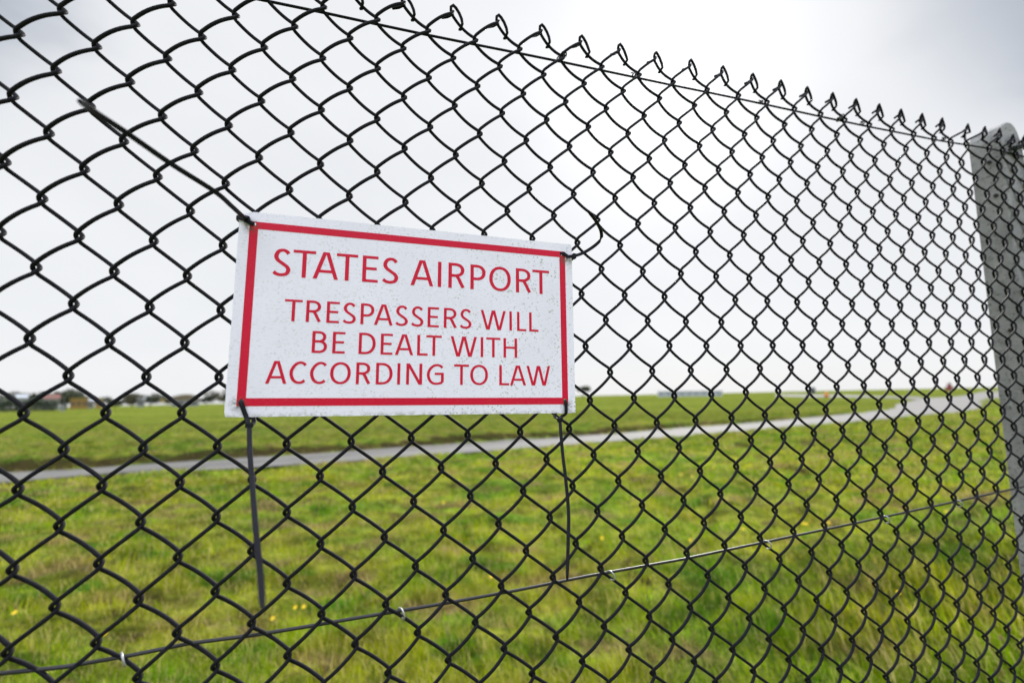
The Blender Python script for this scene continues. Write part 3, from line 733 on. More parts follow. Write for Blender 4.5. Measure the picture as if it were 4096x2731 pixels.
# rough twisted ties along the top wire
for j, (s_, h_) in enumerate(TOP_TIES):
    R_ = random.Random(40 + j)
    big = j in (0, 3)
    mb = MB(); pts = []
    nt = 26 if big else 12
    for i in range(nt):
        a = i * 1.15 + R_.uniform(-.25, .25)
        q = i / (nt - 1)
        rad_ = 0.0034 if big else 0.0026
        pts.append(fence_pt(s_ - 0.006 * (1 - q) + 0.007 * q * (1.0 if big else 0.6), h_ - 0.003 + (0.011 if big else 0.002) * q * q + rad_ * math.cos(a), -0.003 + rad_ * math.sin(a) * 1.3))
    if big:
        e = pts[-1]; pts += [e + Vector((-0.001, 0, 0.004)), e + Vector((-0.005, 0.001, 0.009))]
        pts = [pts[0] + Vector((0.001, -0.002, -0.008)), pts[0] + Vector((-0.002, -0.001, -0.005))] + pts
    mb.tube(catmull(pts, 3), 0.0009, 6)
    mb.build('wire_tie', M_OLDTIE, fence)

# concrete post behind the mesh
mb = MB()
prof = [(1.399, -0.45), (1.399, 1.0), (1.4045, 2.168), (1.4065, 2.182), (1.413, 2.196), (1.428, 2.2055), (1.442, 2.2135), (1.456, 2.2145), (1.469, 2.2085), (1.479, 2.197), (1.487, 2.178), (1.4925, 2.150), (1.496, 2.10), (1.503, 1.0), (1.503, -0.45)]
nP = len(prof); fr = [0.0075, 0.0105, 0.062, 0.065]; insn = [0.0022, 0, 0, 0.0022]
vs = []; cx_ = 1.449
for d_, i_ in zip(fr, insn):
    for s_, h_ in prof:
        tt_ = i_ / 0.05
        vs.append(fence_pt(s_ + (cx_ - s_) * tt_, h_ - (i_ if h_ > 2.1 else 0), -d_))
fs = []
for l in range(3):
    for k in range(nP - 1):
        fs.append((l * nP + k, l * nP + k + 1, (l + 1) * nP + k + 1, (l + 1) * nP + k))
fs.append(tuple(range(nP))[::-1]); fs.append(tuple(3 * nP + k for k in range(nP)))
mb.add(vs, fs)
post = mb.build('concrete_post', M_CONC, fence, smooth=False)
# wire passed round the post at the tie holes
mb = MB()
pts = [fence_pt(1.42 + 0.0035 * i + 0.003 * math.sin(i * 2.1), 2.139 + 0.004 * math.cos(i * 2.1) + 0.001 * i, -0.001 + 0.0045 * math.sin(i * 2.1 + 1)) for i in range(22)]
mb.tube(catmull(pts, 3), 0.0014, 6)
mb.build('wire_tie', M_OLDTIE, fence)
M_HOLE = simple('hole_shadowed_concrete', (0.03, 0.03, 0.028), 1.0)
for h_, q_ in ((2.118, 0.030), (2.035, 0.026), (1.72, 0.03)):
    mb = MB()      # tie holes in the side of the post, dark discs painting the shade within
    c = fence_pt(1.4018 if h_ > 2 else 1.4005, h_, -q_)
    ring_ = [c + FN * (0.0042 * math.cos(a)) + Vector((0, 0, 0.0042 * math.sin(a))) - FA * 0.0016 for a in [2 * math.pi * k / 12 for k in range(12)]]
    ring2 = [p + FA * 0.004 for p in ring_]
    mb.add(ring_ + ring2, [tuple(range(12)), tuple(range(12, 24))[::-1]] + [(k, (k + 1) % 12, 12 + (k + 1) % 12, 12 + k) for k in range(12)])
    mb.build('tie_hole', M_HOLE, post, smooth=False)

# ------------------------------------------------------------------ the sign
SX, SY, SN, SC = Vector(SIGN_X), Vector(SIGN_Y), Vector(SIGN_N), Vector(SIGN_C)
SM = Matrix(((SX.x, SY.x, SN.x, SC.x), (SX.y, SY.y, SN.y, SC.y), (SX.z, SY.z, SN.z, SC.z), (0, 0, 0, 1)))
sign = root('warning_sign', 'white sign with red border and red capital letters, tied to the mesh', 'sign', matrix=SM)
def local_mesh(name, verts, faces, mat, parent, smooth=False):
    me = bpy.data.meshes.new(name); me.from_pydata([tuple(v) for v in verts], [], faces)
    me.materials.append(mat); me.update()
    if smooth: me.polygons.foreach_set('use_smooth', [True] * len(me.polygons))
    o = bpy.data.objects.new(name, me); COL.objects.link(o); o.parent = parent
    WORLD[o.name] = WORLD[parent.name].copy()
    return o
def flat_shape(name, outlines, z0, z1, mat, parent):
    """extruded outline with holes, filled by a 2D curve and turned into a mesh"""
    cu = bpy.data.curves.new(name, 'CURVE'); cu.dimensions = '2D'; cu.fill_mode = 'BOTH'
    cu.extrude = (z1 - z0) / 2
    for pts in outlines:
        sp = cu.splines.new('POLY'); sp.points.add(len(pts) - 1); sp.use_cyclic_u = True
        for i, p in enumerate(pts): sp.points[i].co = (p[0], p[1], 0, 1)
    tmp = bpy.data.objects.new(name, cu); COL.objects.link(tmp)
    dg = bpy.context.evaluated_depsgraph_get()
    me = bpy.data.meshes.new_from_object(tmp.evaluated_get(dg))
    bpy.data.objects.remove(tmp); bpy.data.curves.remove(cu)
    me.transform(Matrix.Translation((0, 0, (z0 + z1) / 2)))
    me.materials.clear(); me.materials.append(mat); me.name = name
    o = bpy.data.objects.new(name, me); COL.objects.link(o); o.parent = parent
    WORLD[o.name] = WORLD[parent.name].copy()
    return o
def round_rect(x0, y0, x1, y1, r, n=5, jag=0.0):
    out = []
    for cx, cy, a0 in ((x1 - r, y1 - r, 0), (x0 + r, y1 - r, 90), (x0 + r, y0 + r, 180), (x1 - r, y0 + r, 270)):
        for i in range(n + 1):
            a = math.radians(a0 + 90 * i / n)
            out.append((cx + r * math.cos(a), cy + r * math.sin(a)))
    return out
def circle(c, r, n=20): return [(c[0] + r * math.cos(2 * math.pi * i / n), c[1] + r * math.sin(2 * math.pi * i / n)) for i in range(n)]
SS = 0.9884
HOLES = [(-0.1882, 0.1006), (0.1872, 0.1004), (-0.1876, -0.0978), (0.1882, -0.0985)]
HOLES = [(SS * a, SS * b_) for a, b_ in HOLES]
hole = [circle(c, 0.00235) for c in HOLES]
# sheet outline, slightly chewed along its edges
R_ = random.Random(3)
out = []
for a, b_ in (((0.2022, 0.1147), (-0.1985, 0.1147)), ((-0.2028, 0.1105), (-0.2028, -0.1147)), ((-0.2015, -0.1147), (0.2022, -0.1147)), ((0.2028, -0.114), (0.2028, 0.114))):
    n_ = 40
    for i in range(n_):
        q = i / n_
        x_ = a[0] + (b_[0] - a[0]) * q; y_ = a[1] + (b_[1] - a[1]) * q
        j_ = R_.uniform(-0.00022, 0.00022) if 0 < i < n_ - 1 else 0
        if abs(a[0] - b_[0]) > abs(a[1] - b_[1]): y_ += j_
        else: x_ += j_
        out.append((x_, y_))
out = [(SS * p, SS * q) for p, q in out]
flat_shape('panel', [out] + hole, -0.0028, 0.0, M_SIGN, sign)
flat_shape('border', [[(SS * p, SS * q) for p, q in rr_] for rr_ in (round_rect(-0.1921, -0.1032, 0.1925, 0.1035, 0.0004, 2), round_rect(-0.1834, -0.0946, 0.1843, 0.0951, 0.0004, 2))] + [circle(c, 0.00235) for c in HOLES], 0.00008, 0.00022, M_RED, sign)

# lettering: every glyph is drawn as strokes of varying width
class Glyphs:
    def __init__(s): s.v = []; s.f = []; s.k = 0
    def poly_strip(s, Lp, Rp):
        s.k = (s.k + 1) % 5
        z1 = 0.00020 + 0.00003 * s.k; z0 = 0.00006
        b = len(s.v); n = len(Lp)
        for a, c in zip(Lp, Rp):
            s.v += [(a[0], a[1], z1), (c[0], c[1], z1), (a[0], a[1], z0), (c[0], c[1], z0)]
        for i in range(n - 1):
            p = b + 4 * i; q = p + 4
            s.f += [(p, p + 1, q + 1, q), (p + 2, p, q, q + 2), (p + 1, p + 3, q + 3, q + 1)]
        s.f += [(b, b + 2, b + 3, b + 1)]; e = b + 4 * (n - 1)
        s.f += [(e, e + 1, e + 3, e + 2)]
def draw_line(base, top, items, parent, name, label=None):
    H_ = top - base; tv = 0.133 * H_; th = 0.103 * H_
    G = Glyphs()
    for ch, xl, xr in items:
        W_ = xr - xl
        def X(u_): return xl + tv / 2 + u_ * (W_ - tv)
        def Y(v_): return base + th / 2 + v_ * (H_ - th)
        def ribbon(pts, ext=(False, False), k=6, curve=True):
            P = [Vector((X(a), Y(b_), 0)) for a, b_ in pts]
            if curve: P = catmull(P, k)
            n = len(P); Lp = []; Rp = []
            for i in range(n):
                T = (P[min(i + 1, n - 1)] - P[max(i - 1, 0)]).normalized()
                w_ = tv * T.y ** 2 + th * T.x ** 2
                if curve: w_ *= 1.03
                p = P[i].copy()
                e_ = tv / 2 * abs(T.x) + th / 2 * abs(T.y)
                if i == 0 and ext[0]: p -= T * e_
                if i == n - 1 and ext[1]: p += T * e_
                nn = Vector((-T.y, T.x, 0)) * w_ / 2
                Lp.append(p + nn); Rp.append(p - nn)
            G.poly_strip(Lp, Rp)
        def leg(xb, xt, w_, yb=None, yt=None):
            yb = base if yb is None else yb; yt = top if yt is None else yt
            G.poly_strip([(xb - w_ / 2, yb), (xt - w_ / 2, yt)], [(xb + w_ / 2, yb), (xt + w_ / 2, yt)])
        def bar(xa, xb, v_): ribbon([(xa, v_), (xb, v_)], (True, True), curve=False)
        def stem(u_): ribbon([(u_, 0), (u_, 1)], (True, True), curve=False)
        def bowl(y0, y1, xm, xs=0.42, a0=0.05):
            pts = [(a0, y1), (xs * 0.6, y1), (xs, y1)]
            cy = (y0 + y1) / 2; ry = (y1 - y0) / 2; rx = xm - xs
            for i in range(1, 12):
                a = math.pi / 2 - math.pi * i / 12
                ca, sa = math.cos(a), math.sin(a)
                pts.append((xs + rx * math.copysign(abs(ca) ** 0.93, ca), cy + ry * math.copysign(abs(sa) ** 0.93, sa)))
            pts += [(xs, y0), (xs * 0.6, y0), (a0, y0)]
            ribbon(pts, k=2)
        wd = tv * 1.02
        if ch == 'T': bar(0, 1, 1); stem(0.5)
        elif ch == 'I': leg((xl + xr) / 2, (xl + xr) / 2, tv)
        elif ch == 'E':
            stem(0); bar(0, 1, 1); bar(0, 1, 0); bar(0, 0.88, 0.52)
        elif ch == 'L': stem(0); bar(0, 1, 0)
        elif ch == 'H': stem(0); stem(1); bar(0, 1, 0.52)
        elif ch == 'A':
            m_ = xl + W_ * 0.5; o_ = tv * 0.30
            leg(xl + wd / 2, m_ - o_, wd); leg(xr - wd / 2, m_ + o_, wd)
            hb = 0.285; ya = base + H_ * hb
            ia = xl + wd / 2 + (m_ - o_ - xl - wd / 2) * hb; ib = xr - wd / 2 + (m_ + o_ - xr + wd / 2) * hb
            G.poly_strip([(ia, ya + th / 2), (ib, ya + th / 2)], [(ia, ya - th / 2), (ib, ya - th / 2)])
        elif ch == 'W':
            a0, a1, a2, a3, a4 = xl + wd / 2, xl + W_ * 0.285, xl + W_ * 0.505, xl + W_ * 0.735, xr - wd / 2
            q = wd * 0.18
            leg(a1 - q, a0, wd); leg(a1 + q, a2 - q, wd); leg(a3 - q, a2 + q, wd); leg(a3 + q, a4, wd)
        elif ch == 'N':
            stem(0); stem(1); leg(xr - tv * 0.62, xl + tv * 0.62, wd * 1.1)
        elif ch == 'S':
            ribbon([(0.97, 0.87), (0.80, 0.965), (0.55, 1.0), (0.28, 0.94), (0.125, 0.765), (0.23, 0.60), (0.55, 0.47), (0.88, 0.34), (0.995, 0.20), (0.86, 0.05), (0.52, 0.0), (0.20, 0.03), (0.0, 0.105)])
        elif ch == 'C':
            ribbon([(1.0, 0.87), (0.87, 0.955), (0.66, 1.0), (0.40, 0.95), (0.17, 0.80), (0.03, 0.62), (0.0, 0.48), (0.03, 0.33), (0.16, 0.14), (0.37, 0.03), (0.62, 0.0), (0.83, 0.04), (0.97, 0.12)])
        elif ch == 'G':
            ribbon([(1.0, 0.87), (0.84, 0.96), (0.62, 1.0), (0.37, 0.95), (0.15, 0.80), (0.03, 0.62), (0.0, 0.48), (0.03, 0.33), (0.15, 0.14), (0.36, 0.02), (0.62, 0.0), (0.84, 0.03), (0.99, 0.09)])
            ribbon([(1.0, 0.075), (1.0, 0.53)], (False, True), curve=False); ribbon([(0.55, 0.53), (1.0, 0.53)], (True, False), curve=False)
        elif ch == 'O':
            pts = []
            for i in range(29):
                a = 2 * math.pi * i / 28; ca, sa = math.cos(a), math.sin(a)
                pts.append((0.5 + 0.5 * math.copysign(abs(ca) ** 0.94, ca), 0.5 + 0.5 * math.copysign(abs(sa) ** 0.94, sa)))
            ribbon(pts, k=2)
        elif ch == 'P': stem(0); bowl(0.42, 1, 1, 0.40)
        elif ch == 'R':
            stem(0); bowl(0.50, 1, 0.93, 0.38)
            ribbon([(0.30, 0.495), (0.48, 0.48), (0.63, 0.37), (0.80, 0.17), (0.985, -0.03)], (False, False))
        elif ch == 'D': stem(0); bowl(0, 1, 1, 0.34)
        elif ch == 'B': stem(0); bowl(0.535, 1, 0.9, 0.42); bowl(0, 0.535, 1, 0.45)
    o = local_mesh(name, G.v, G.f, M_RED, parent)
    return o
for base_, top_, items_ in LETTERS:
    # measured extents include a little softness of the print
    draw_line(base_ + 0.0002, top_ - 0.0001, items_, sign, 'lettering')

# ------------------------------------------------------------------ cable ties through the corner holes
def loc2w(x_, y_, z_): return SC + SX * x_ + SY * y_ + SN * z_
def tie(label, loop, loop_sides, headc, headdir, headside, tailpts, tail_side, width=0.0046, tw=None):
    r_ = root('cable_tie', label, 'cable tie', loc=headc)
    mb = MB()
    Lp = catmull(loop, 5); n = len(Lp); m = len(loop) - 1
    Sd = []
    for i in range(n):
        q = i / (n - 1) * m; a = min(int(q), m - 1); fq = q - a
        Sd.append(Vector(loop_sides[a]) * (1 - fq) + Vector(loop_sides[a + 1]) * fq)
    mb.ribbon(Lp, Sd, width, 0.0012)
    mb.build('loop', M_TIE, r_)
    mb = MB()
    Tp = catmull([headc] + list(tailpts), 6); n = len(Tp)
    ts = tail_side if isinstance(tail_side, list) else [tail_side, tail_side]
    m = len(ts) - 1; Sd = []
    for i in range(n):
        q = i / (n - 1) * m; a = min(int(q), m - 1); fq = q - a
        Sd.append(Vector(ts[a]) * (1 - fq) + Vector(ts[a + 1]) * fq)
    ww = [width * (1.0 if i < n - 2 else (0.85 if i == n - 2 else 0.55)) for i in range(n)]
    mb.ribbon(Tp, Sd, ww, 0.0011)
    mb.build('tail', M_TIE, r_)
    mb = MB()
    D = Vector(headdir).normalized(); S = Vector(headside); S = (S - D * S.dot(D)).normalized(); Q = D.cross(S)
    mb.box(headc, D * 0.0027, S * 0.0036, Q * 0.0026, 0.0007)
    mb.build('head', M_TIE, r_, smooth=False)
    return r_
# top left: round the edge of the sheet, tail sweeping up towards the path
hx, hy = HOLES[0]
hd = loc2w(-0.1925, 0.1030, 0.0030)
tie('black cable tie at the top left corner of the sign, tail sweeping up left',
    [loc2w(hx - 0.0006, hy, -0.006), loc2w(hx - 0.0006, hy, 0.0008), loc2w(hx - 0.004, hy + 0.001, 0.0018), loc2w(-0.1965, 0.1035, 0.0022), loc2w(-0.2025, 0.1050, 0.0008), loc2w(-0.2035, 0.1052, -0.006), loc2w(-0.198, 0.104, -0.020), loc2w(-0.190, 0.101, -0.010)],
    [SY] * 8, hd, SX * 1.0 - SY * 0.2, SY, TAIL_TL[1:], [SX * 0.7 + SY * 0.7, SX * 0.6 + SY * 0.8])
# top right
hx, hy = HOLES[1]
hd = Vector(TAIL_TR[0])
hl = SM.inverted() @ hd
tie('black cable tie at the top right corner of the sign, tail curling upwards',
    [loc2w(hx - 0.0002, hy + 0.0002, -0.008), loc2w(hx - 0.0002, hy + 0.0002, 0.0006), loc2w(hx + 0.004, hy - 0.0006, 0.0018), loc2w(hl.x - 0.006, hl.y + 0.001, 0.0022), hd, loc2w(hl.x + 0.001, hl.y - 0.0005, -0.005), loc2w(hx + 0.006, hy, -0.016), loc2w(hx, hy, -0.012)],
    [SY] * 8, hd, SX - SY * 0.1, SY, [Vector(p) for p in TAIL_TR[1:]], [SY, SY, SY + SN * 0.3, SY * 0.3 + SN, SN * 1.0 + SX * 0.2, SN * 0.7 + SX * 0.7, SX * 0.9 + SN * 0.3], 0.0042)
# bottom left
hx, hy = HOLES[2]
hd = Vector(TAIL_BL[0]); hl = SM.inverted() @ hd
tie('black cable tie at the bottom left corner of the sign, tail hanging down',
    [loc2w(hx, hy + 0.001, -0.008), loc2w(hx, hy - 0.0004, 0.0006), loc2w(hx + 0.0012, hy - 0.004, 0.0020), loc2w(hl.x - 0.004, -0.1150, 0.0026), hd, loc2w(hl.x + 0.001, hl.y + 0.0035, -0.006), loc2w(hx + 0.004, hy - 0.006, -0.016), loc2w(hx + 0.001, hy, -0.012)],
    [SX] * 8, hd, SY, SX, [Vector(p) for p in TAIL_BL[1:]], SX)
# bottom right
hx, hy = HOLES[3]
hd = Vector(TAIL_BR[0]); hl = SM.inverted() @ hd
tie('black cable tie at the bottom right corner of the sign, tail hanging down',
    [loc2w(hx, hy + 0.001, -0.008), loc2w(hx, hy - 0.0004, 0.0006), loc2w(hx + 0.0004, hy - 0.008, 0.0022), loc2w(hx - 0.0004, hy - 0.0165, 0.0020), loc2w((hx + hl.x) / 2, hl.y + 0.0035, 0.0005), hd, loc2w(hl.x - 0.001, hl.y + 0.004, -0.007), loc2w(hx - 0.003, hy - 0.010, -0.016), loc2w(hx, hy, -0.012)],
    [SX] * 9, hd, SY - SX * 0.3, SX, [Vector(p) for p in TAIL_BR[1:]], SX, 0.0040)

# ------------------------------------------------------------------ far side of the airfield
def far_pt(azx, dist):
    """azx: bearing given as a slope x/y"""
    l = math.hypot(azx, 1); x_ = azx / l * dist; y_ = dist / l
    return x_, y_, float(ground_z(np.array([x_]), np.array([y_]))[0])
def leaf_cloud(name, centre, rx, ry, rz, n, size, mat, parent, seed, lobes=7, floor=None):
    r = np.random.default_rng(seed)
    L_ = r.normal(0, 0.42, (lobes, 3)); L_[:, 2] = np.abs(L_[:, 2]) * 0.9
    li = r.integers(0, lobes, n)
    d = r.normal(0, 1, (n, 3)); d /= np.linalg.norm(d, axis=1)[:, None]
    rr = r.uniform(0.55, 1, n)[:, None] * 0.48
    p = L_[li] + d * rr
    p = p * np.array([rx, ry, rz]) + np.array(centre)
    if floor is not None: p[:, 2] = np.maximum(p[:, 2], floor + r.uniform(0, 0.3, n))
    a = r.normal(0, 1, (n, 3)); a /= np.linalg.norm(a, axis=1)[:, None]
    b_ = np.cross(a, r.normal(0, 1, (n, 3))); b_ /= np.linalg.norm(b_, axis=1)[:, None]
    s_ = size * r.uniform(0.6, 1.3, n)[:, None]
    V = np.stack([p - a * s_, p + b_ * s_ * 0.6, p + a * s_, p - b_ * s_ * 0.6], 1).reshape(-1, 3)
    F = np.arange(4 * n).reshape(n, 4)
    tone = np.repeat(r.uniform(0, 1, n), 4)
    if parent is not None:
        M = np.array(WORLD[parent.name].inverted()); V = V @ M[:3, :3].T + M[:3, 3]
    o = fast_mesh(name, V, F, mat, False, tone)
    if parent is not None: o.parent = parent
    return o
def far_tree(azx, dist, width, height, label, mat, seed, group, name='tree', lean=0.0, crown_low=0.15):
    x_, y_, z_ = far_pt(azx, dist)
    t_ = root(name, label, 'tree', loc=(x_, y_, z_), group=group)
    mb = MB()
    tp = Vector((x_ + lean, y_, z_ + height * 0.6))
    base_ = Vector((x_, y_, z_ - 0.5))
    mb.tube([base_, base_.lerp(tp, 0.5) + Vector((0.2, 0, 0)), tp], [height * 0.045, height * 0.03, height * 0.012], 8)
    for i in range(4):
        a = seed + i * 1.7
        q = base_.lerp(tp, 0.45 + 0.1 * i)
        mb.tube([q, q + Vector((math.cos(a) * width * 0.15, math.sin(a) * width * 0.15, height * 0.14)), q + Vector((math.cos(a) * width * 0.3, math.sin(a) * width * 0.3, height * 0.22))], [height * 0.018, height * 0.01, height * 0.004], 6)
    mb.build('trunk', M_BARK, t_)
    leaf_cloud('crown', (x_ + lean, y_, z_ + height * (crown_low + (1 - crown_low) * 0.36)), width * 0.56, width * 0.45, height * (1 - crown_low) * 0.66, 2600, height * 0.05, mat, t_, seed, 9)
    return t_
T_G = 'trees along the far boundary'
far_tree(-0.9684, 300, 17.6, 11.0, 'largest dark domed tree beyond the far left of the field', M_LEAF, 1, T_G)
far_tree(-1.0764, 300, 12.2, 8.0, 'low dark tree at the far left edge behind the long hedge', M_LEAF, 2, T_G)
far_tree(-1.0240, 300, 12.2, 7.6, 'low dark tree between the pink roofed house and the pale house', M_LEAF, 3, T_G)
far_tree(-0.8251, 300, 10.3, 6.9, 'greyish small tree on the skyline just right of the orange containers', M_LEAF2, 4, T_G)
far_tree(-0.7857, 300, 11.6, 6.7, 'dark flat-topped tree left of the yellow marker', M_LEAF, 5, T_G)
far_tree(-0.7380, 300, 6.8, 5.3, 'small olive tree right beside the arched hangar', M_LEAF2, 8, T_G)
far_tree(-0.6643, 300, 7.6, 5.3, 'small dark tree right of the arched hangar', M_LEAF, 6, T_G)
far_tree(-0.6163, 300, 16.2, 7.6, 'taller tree half hidden behind the lower left corner of the sign', M_LEAF2, 7, T_G)
far_tree(-0.0300, 320, 16.2, 6.0, 'dark tree on the skyline hidden behind the middle of the sign', M_LEAF, 12, T_G)
far_tree(0.1500, 300, 12.2, 6.9, 'lone wind-bent pine on the skyline right of the sign', M_LEAF, 9, T_G, 'pine_tree', lean=1.6, crown_low=0.5)

far_tree(-1.1500, 300, 16.0, 7.4, 'wide dark tree cut by the left edge of the view', M_LEAF, 21, T_G)
far_tree(-0.9150, 310, 10.0, 6.0, 'low dark tree behind the narrow orange cabin', M_LEAF, 22, T_G)
far_tree(-0.8620, 310, 9.0, 5.2, 'low dark tree right of the narrow orange cabin', M_LEAF, 23, T_G)
far_tree(-0.5900, 310, 12.0, 5.6, 'low tree hidden behind the lower left part of the sign', M_LEAF, 24, T_G)

# leafy hedge standing in for the netting fence on the left of the field
x_, y_, z_ = far_pt(-1.1153, 235)
hr = root('hedge', 'long low grey-green hedge in place of a netting fence, left end of the field', 'hedge', loc=(x_, y_, z_))
ax = Vector((0.62, 0.78, 0)).normalized()
rh = np.random.default_rng(5)
n = 9000
q = rh.uniform(-26, 14.5, n); wdt = rh.uniform(-1.1, 1.1, n); hh = rh.uniform(0, 1, n) ** 0.7 * (4.15 + 0.25 * np.sin(q * 0.9))
p = np.stack([x_ + ax.x * q - ax.y * wdt, y_ + ax.y * q + ax.x * wdt, z_ - 0.3 + hh], 1)
a = rh.normal(0, 1, (n, 3)); a /= np.linalg.norm(a, axis=1)[:, None]
b_ = np.cross(a, rh.normal(0, 1, (n, 3))); b_ /= np.linalg.norm(b_, axis=1)[:, None]
s_ = 0.30 * rh.uniform(0.6, 1.3, n)[:, None]
V = np.stack([p - a * s_, p + b_ * s_ * 0.7, p + a * s_, p - b_ * s_ * 0.7], 1).reshape(-1, 3)
M = np.array(WORLD[hr.name].inverted()); V = V @ M[:3, :3].T + M[:3, 3]
o = fast_mesh('foliage', V, np.arange(4 * n).reshape(n, 4), M_HEDGE, False, np.repeat(rh.uniform(0, 1, n), 4)); o.parent = hr

M_ORANGE = simple('orange_paint', (0.27, 0.16, 0.035), 0.5, 0, 0.1, 3)
M_YEL = simple('yellow_paint', (0.30, 0.23, 0.05), 0.5, 0, 0.1, 3)
M_PALE = simple('pale_render', (0.25, 0.255, 0.26), 0.8, 0, 0.08, 1)
M_GREY = simple('grey_cladding', (0.44, 0.48, 0.53), 0.6, 0, 0.1, 1)
M_BROWN = simple('brown_roofing', (0.17, 0.13, 0.085), 0.8, 0, 0.15, 0.6)
M_PINK = simple('faded_red_tiles', (0.20, 0.095, 0.08), 0.8, 0, 0.15, 0.8)
M_WIN = simple('dark_window_glass', (0.05, 0.065, 0.08), 0.15, 0, 0.1, 1)
M_DARK = simple('dark_painted_metal', (0.07, 0.075, 0.08), 0.6, 0, 0.1, 2)
M_RUST = simple('red_painted_steel', (0.22, 0.05, 0.045), 0.55, 0, 0.15, 3)
def facing(s):                                             # axes of a block that turns its long side towards the path
    l = math.hypot(s, 1); return Vector((1 / l, -s / l, 0)), Vector((s / l, 1 / l, 0)), Vector((0, 0, 1))
def block(name, s, dist, w, d, h, label, cat, mwall, mroof, roof='gable', rise=1.2, windows=0, winh=1.0, turn=0.0, door=False, group=None):
    x_, y_, z_ = far_pt(s, dist); z_ -= 0.2
    r_ = root(name, label, cat, loc=(x_, y_, z_), group=group)
    X_, Y_, Z_ = facing(s)
    if turn:
        R3 = Matrix.Rotation(turn, 3, 'Z'); X_ = R3 @ X_; Y_ = R3 @ Y_
    c = Vector((x_, y_, z_))
    mb = MB(); mb.box(c + Z_ * h / 2, X_ * w / 2, Y_ * d / 2, Z_ * h / 2); mb.build('wall', mwall, r_, False)
    mb = MB(); e = 0.25
    if roof == 'gable':
        A = [c + X_ * (sx * (w / 2 + e)) + Y_ * (sy * (d / 2 + e)) + Z_ * (h + 0.003) for sx in (-1, 1) for sy in (-1, 1)]
        R0 = c - X_ * (w / 2 + e) + Z_ * (h + rise); R1 = c + X_ * (w / 2 + e) + Z_ * (h + rise)
        mb.add(A + [R0, R1], [(0, 2, 5, 4), (1, 4, 5, 3), (0, 4, 1), (2, 3, 5), (0, 1, 3, 2)])
    elif roof == 'arch':
        n_ = 14; vs = []
        for i in range(n_ + 1):
            a = math.pi * i / n_
            for sy in (-1, 1): vs.append(c + X_ * (math.cos(a) * (w / 2 + e)) + Y_ * (sy * (d / 2 + e)) + Z_ * (h + 0.003 + math.sin(a) * rise))
        fs = [(2 * i, 2 * i + 1, 2 * i + 3, 2 * i + 2) for i in range(n_)] + [tuple(range(0, 2 * n_ + 2, 2)), tuple(range(1, 2 * n_ + 2, 2))[::-1], (0, 2 * n_, 2 * n_ + 1, 1)]
        mb.add(vs, fs)
    else:
        mb.box(c + Z_ * (h + rise / 2 + 0.003), X_ * (w / 2 + e), Y_ * (d / 2 + e), Z_ * rise / 2)
    mb.build('roof', mroof, r_, False)
    for i in range(windows):
        q = (i + 0.5) / windows - 0.5
        mb = MB(); mb.box(c + X_ * q * w - Y_ * (d / 2 + 0.02) + Z_ * (h * 0.55), X_ * (w / windows * 0.33), Y_ * 0.05, Z_ * winh / 2); mb.build('window', M_WIN, r_, False)
    if door:
        mb = MB(); mb.box(c + X_ * w * 0.3 - Y_ * (d / 2 + 0.02) + Z_ * 1.0, X_ * 0.5, Y_ * 0.05, Z_ * 1.0); mb.build('door', M_DARK, r_, False)
    return r_, c, X_, Y_, Z_
block('house', -1.0001, 290, 5.0, 5, 5.3, 'far house with a faded pink tiled roof showing above the trees on the left', 'house', M_PALE, M_PINK, 'gable', 1.9, 2)
block('house', -1.0653, 290, 3.2, 4, 6.0, 'narrow pale grey far house left of the pink roofed one', 'house', M_PALE, M_GREY, 'gable', 1.4, 2)
block('site_cabin', -0.9400, 280, 5.8, 2.6, 4.7, 'wide orange-yellow cabin stack on the far left skyline', 'cabin', M_ORANGE, M_YEL, 'flat', 0.3, 3)
block('site_cabin', -0.8962, 280, 2.3, 2.6, 4.4, 'narrow orange cabin just right of the wide one', 'cabin', M_ORANGE, M_YEL, 'flat', 0.25, 1)
block('house', -0.9190, 290, 3.6, 5, 4.0, 'pale low house between the two orange cabins', 'house', M_PALE, M_GREY, 'gable', 0.9, 1)
block('utility_box', -0.9752, 195, 1.3, 1.0, 1.7, 'small white equipment box in front of the hedge', 'utility box', M_PALE, M_GREY, 'flat', 0.15, 0, door=False)
block('hangar', -0.7094, 290, 11.2, 14, 3.4, 'arched brown hangar with pale doors on the left skyline', 'hangar', M_PALE, M_BROWN, 'arch', 2.9, 2, 1.2)
block('house', -0.8060, 295, 3.0, 5, 4.3, 'small pale house between two trees left of the hangar', 'house', M_PALE, M_GREY, 'gable', 0.8, 1)
block('terminal_building', 0.3831, 300, 36, 12, 2.9, 'long low flat-roofed grey building on the skyline right of the sign', 'building', M_GREY, M_PALE, 'flat', 0.45, 9, 0.55)
block('control_cabin', 0.6514, 290, 2.2, 2.2, 3.2, 'small dark raised cabin on the crest of the field', 'cabin', M_DARK, M_GREY, 'flat', 0.4, 2, 0.8)
# red steel structure by the crest on the right
x_, y_, z_ = far_pt(0.9483, 285)
r_ = root('fire_training_rig', 'small red steel tower on the crest left of the concrete post', 'tower', loc=(x_, y_, z_))
X_, Y_, Z_ = facing(0.9483); c = Vector((x_, y_, z_ - 0.2))
mb = MB(); mb.box(c + Z_ * 1.0, X_ * 1.5, Y_ * 0.9, Z_ * 1.0); mb.build('body', M_RUST, r_, False)
mb = MB(); mb.box(c + Z_ * 2.75, X_ * 0.75, Y_ * 0.7, Z_ * 0.74); mb.build('cabin', M_RUST, r_, False)
mb = MB(); mb.tube([c + Z_ * 3.5, c + Z_ * 4.2], 0.12, 8); mb.build('mast', M_RUST, r_)
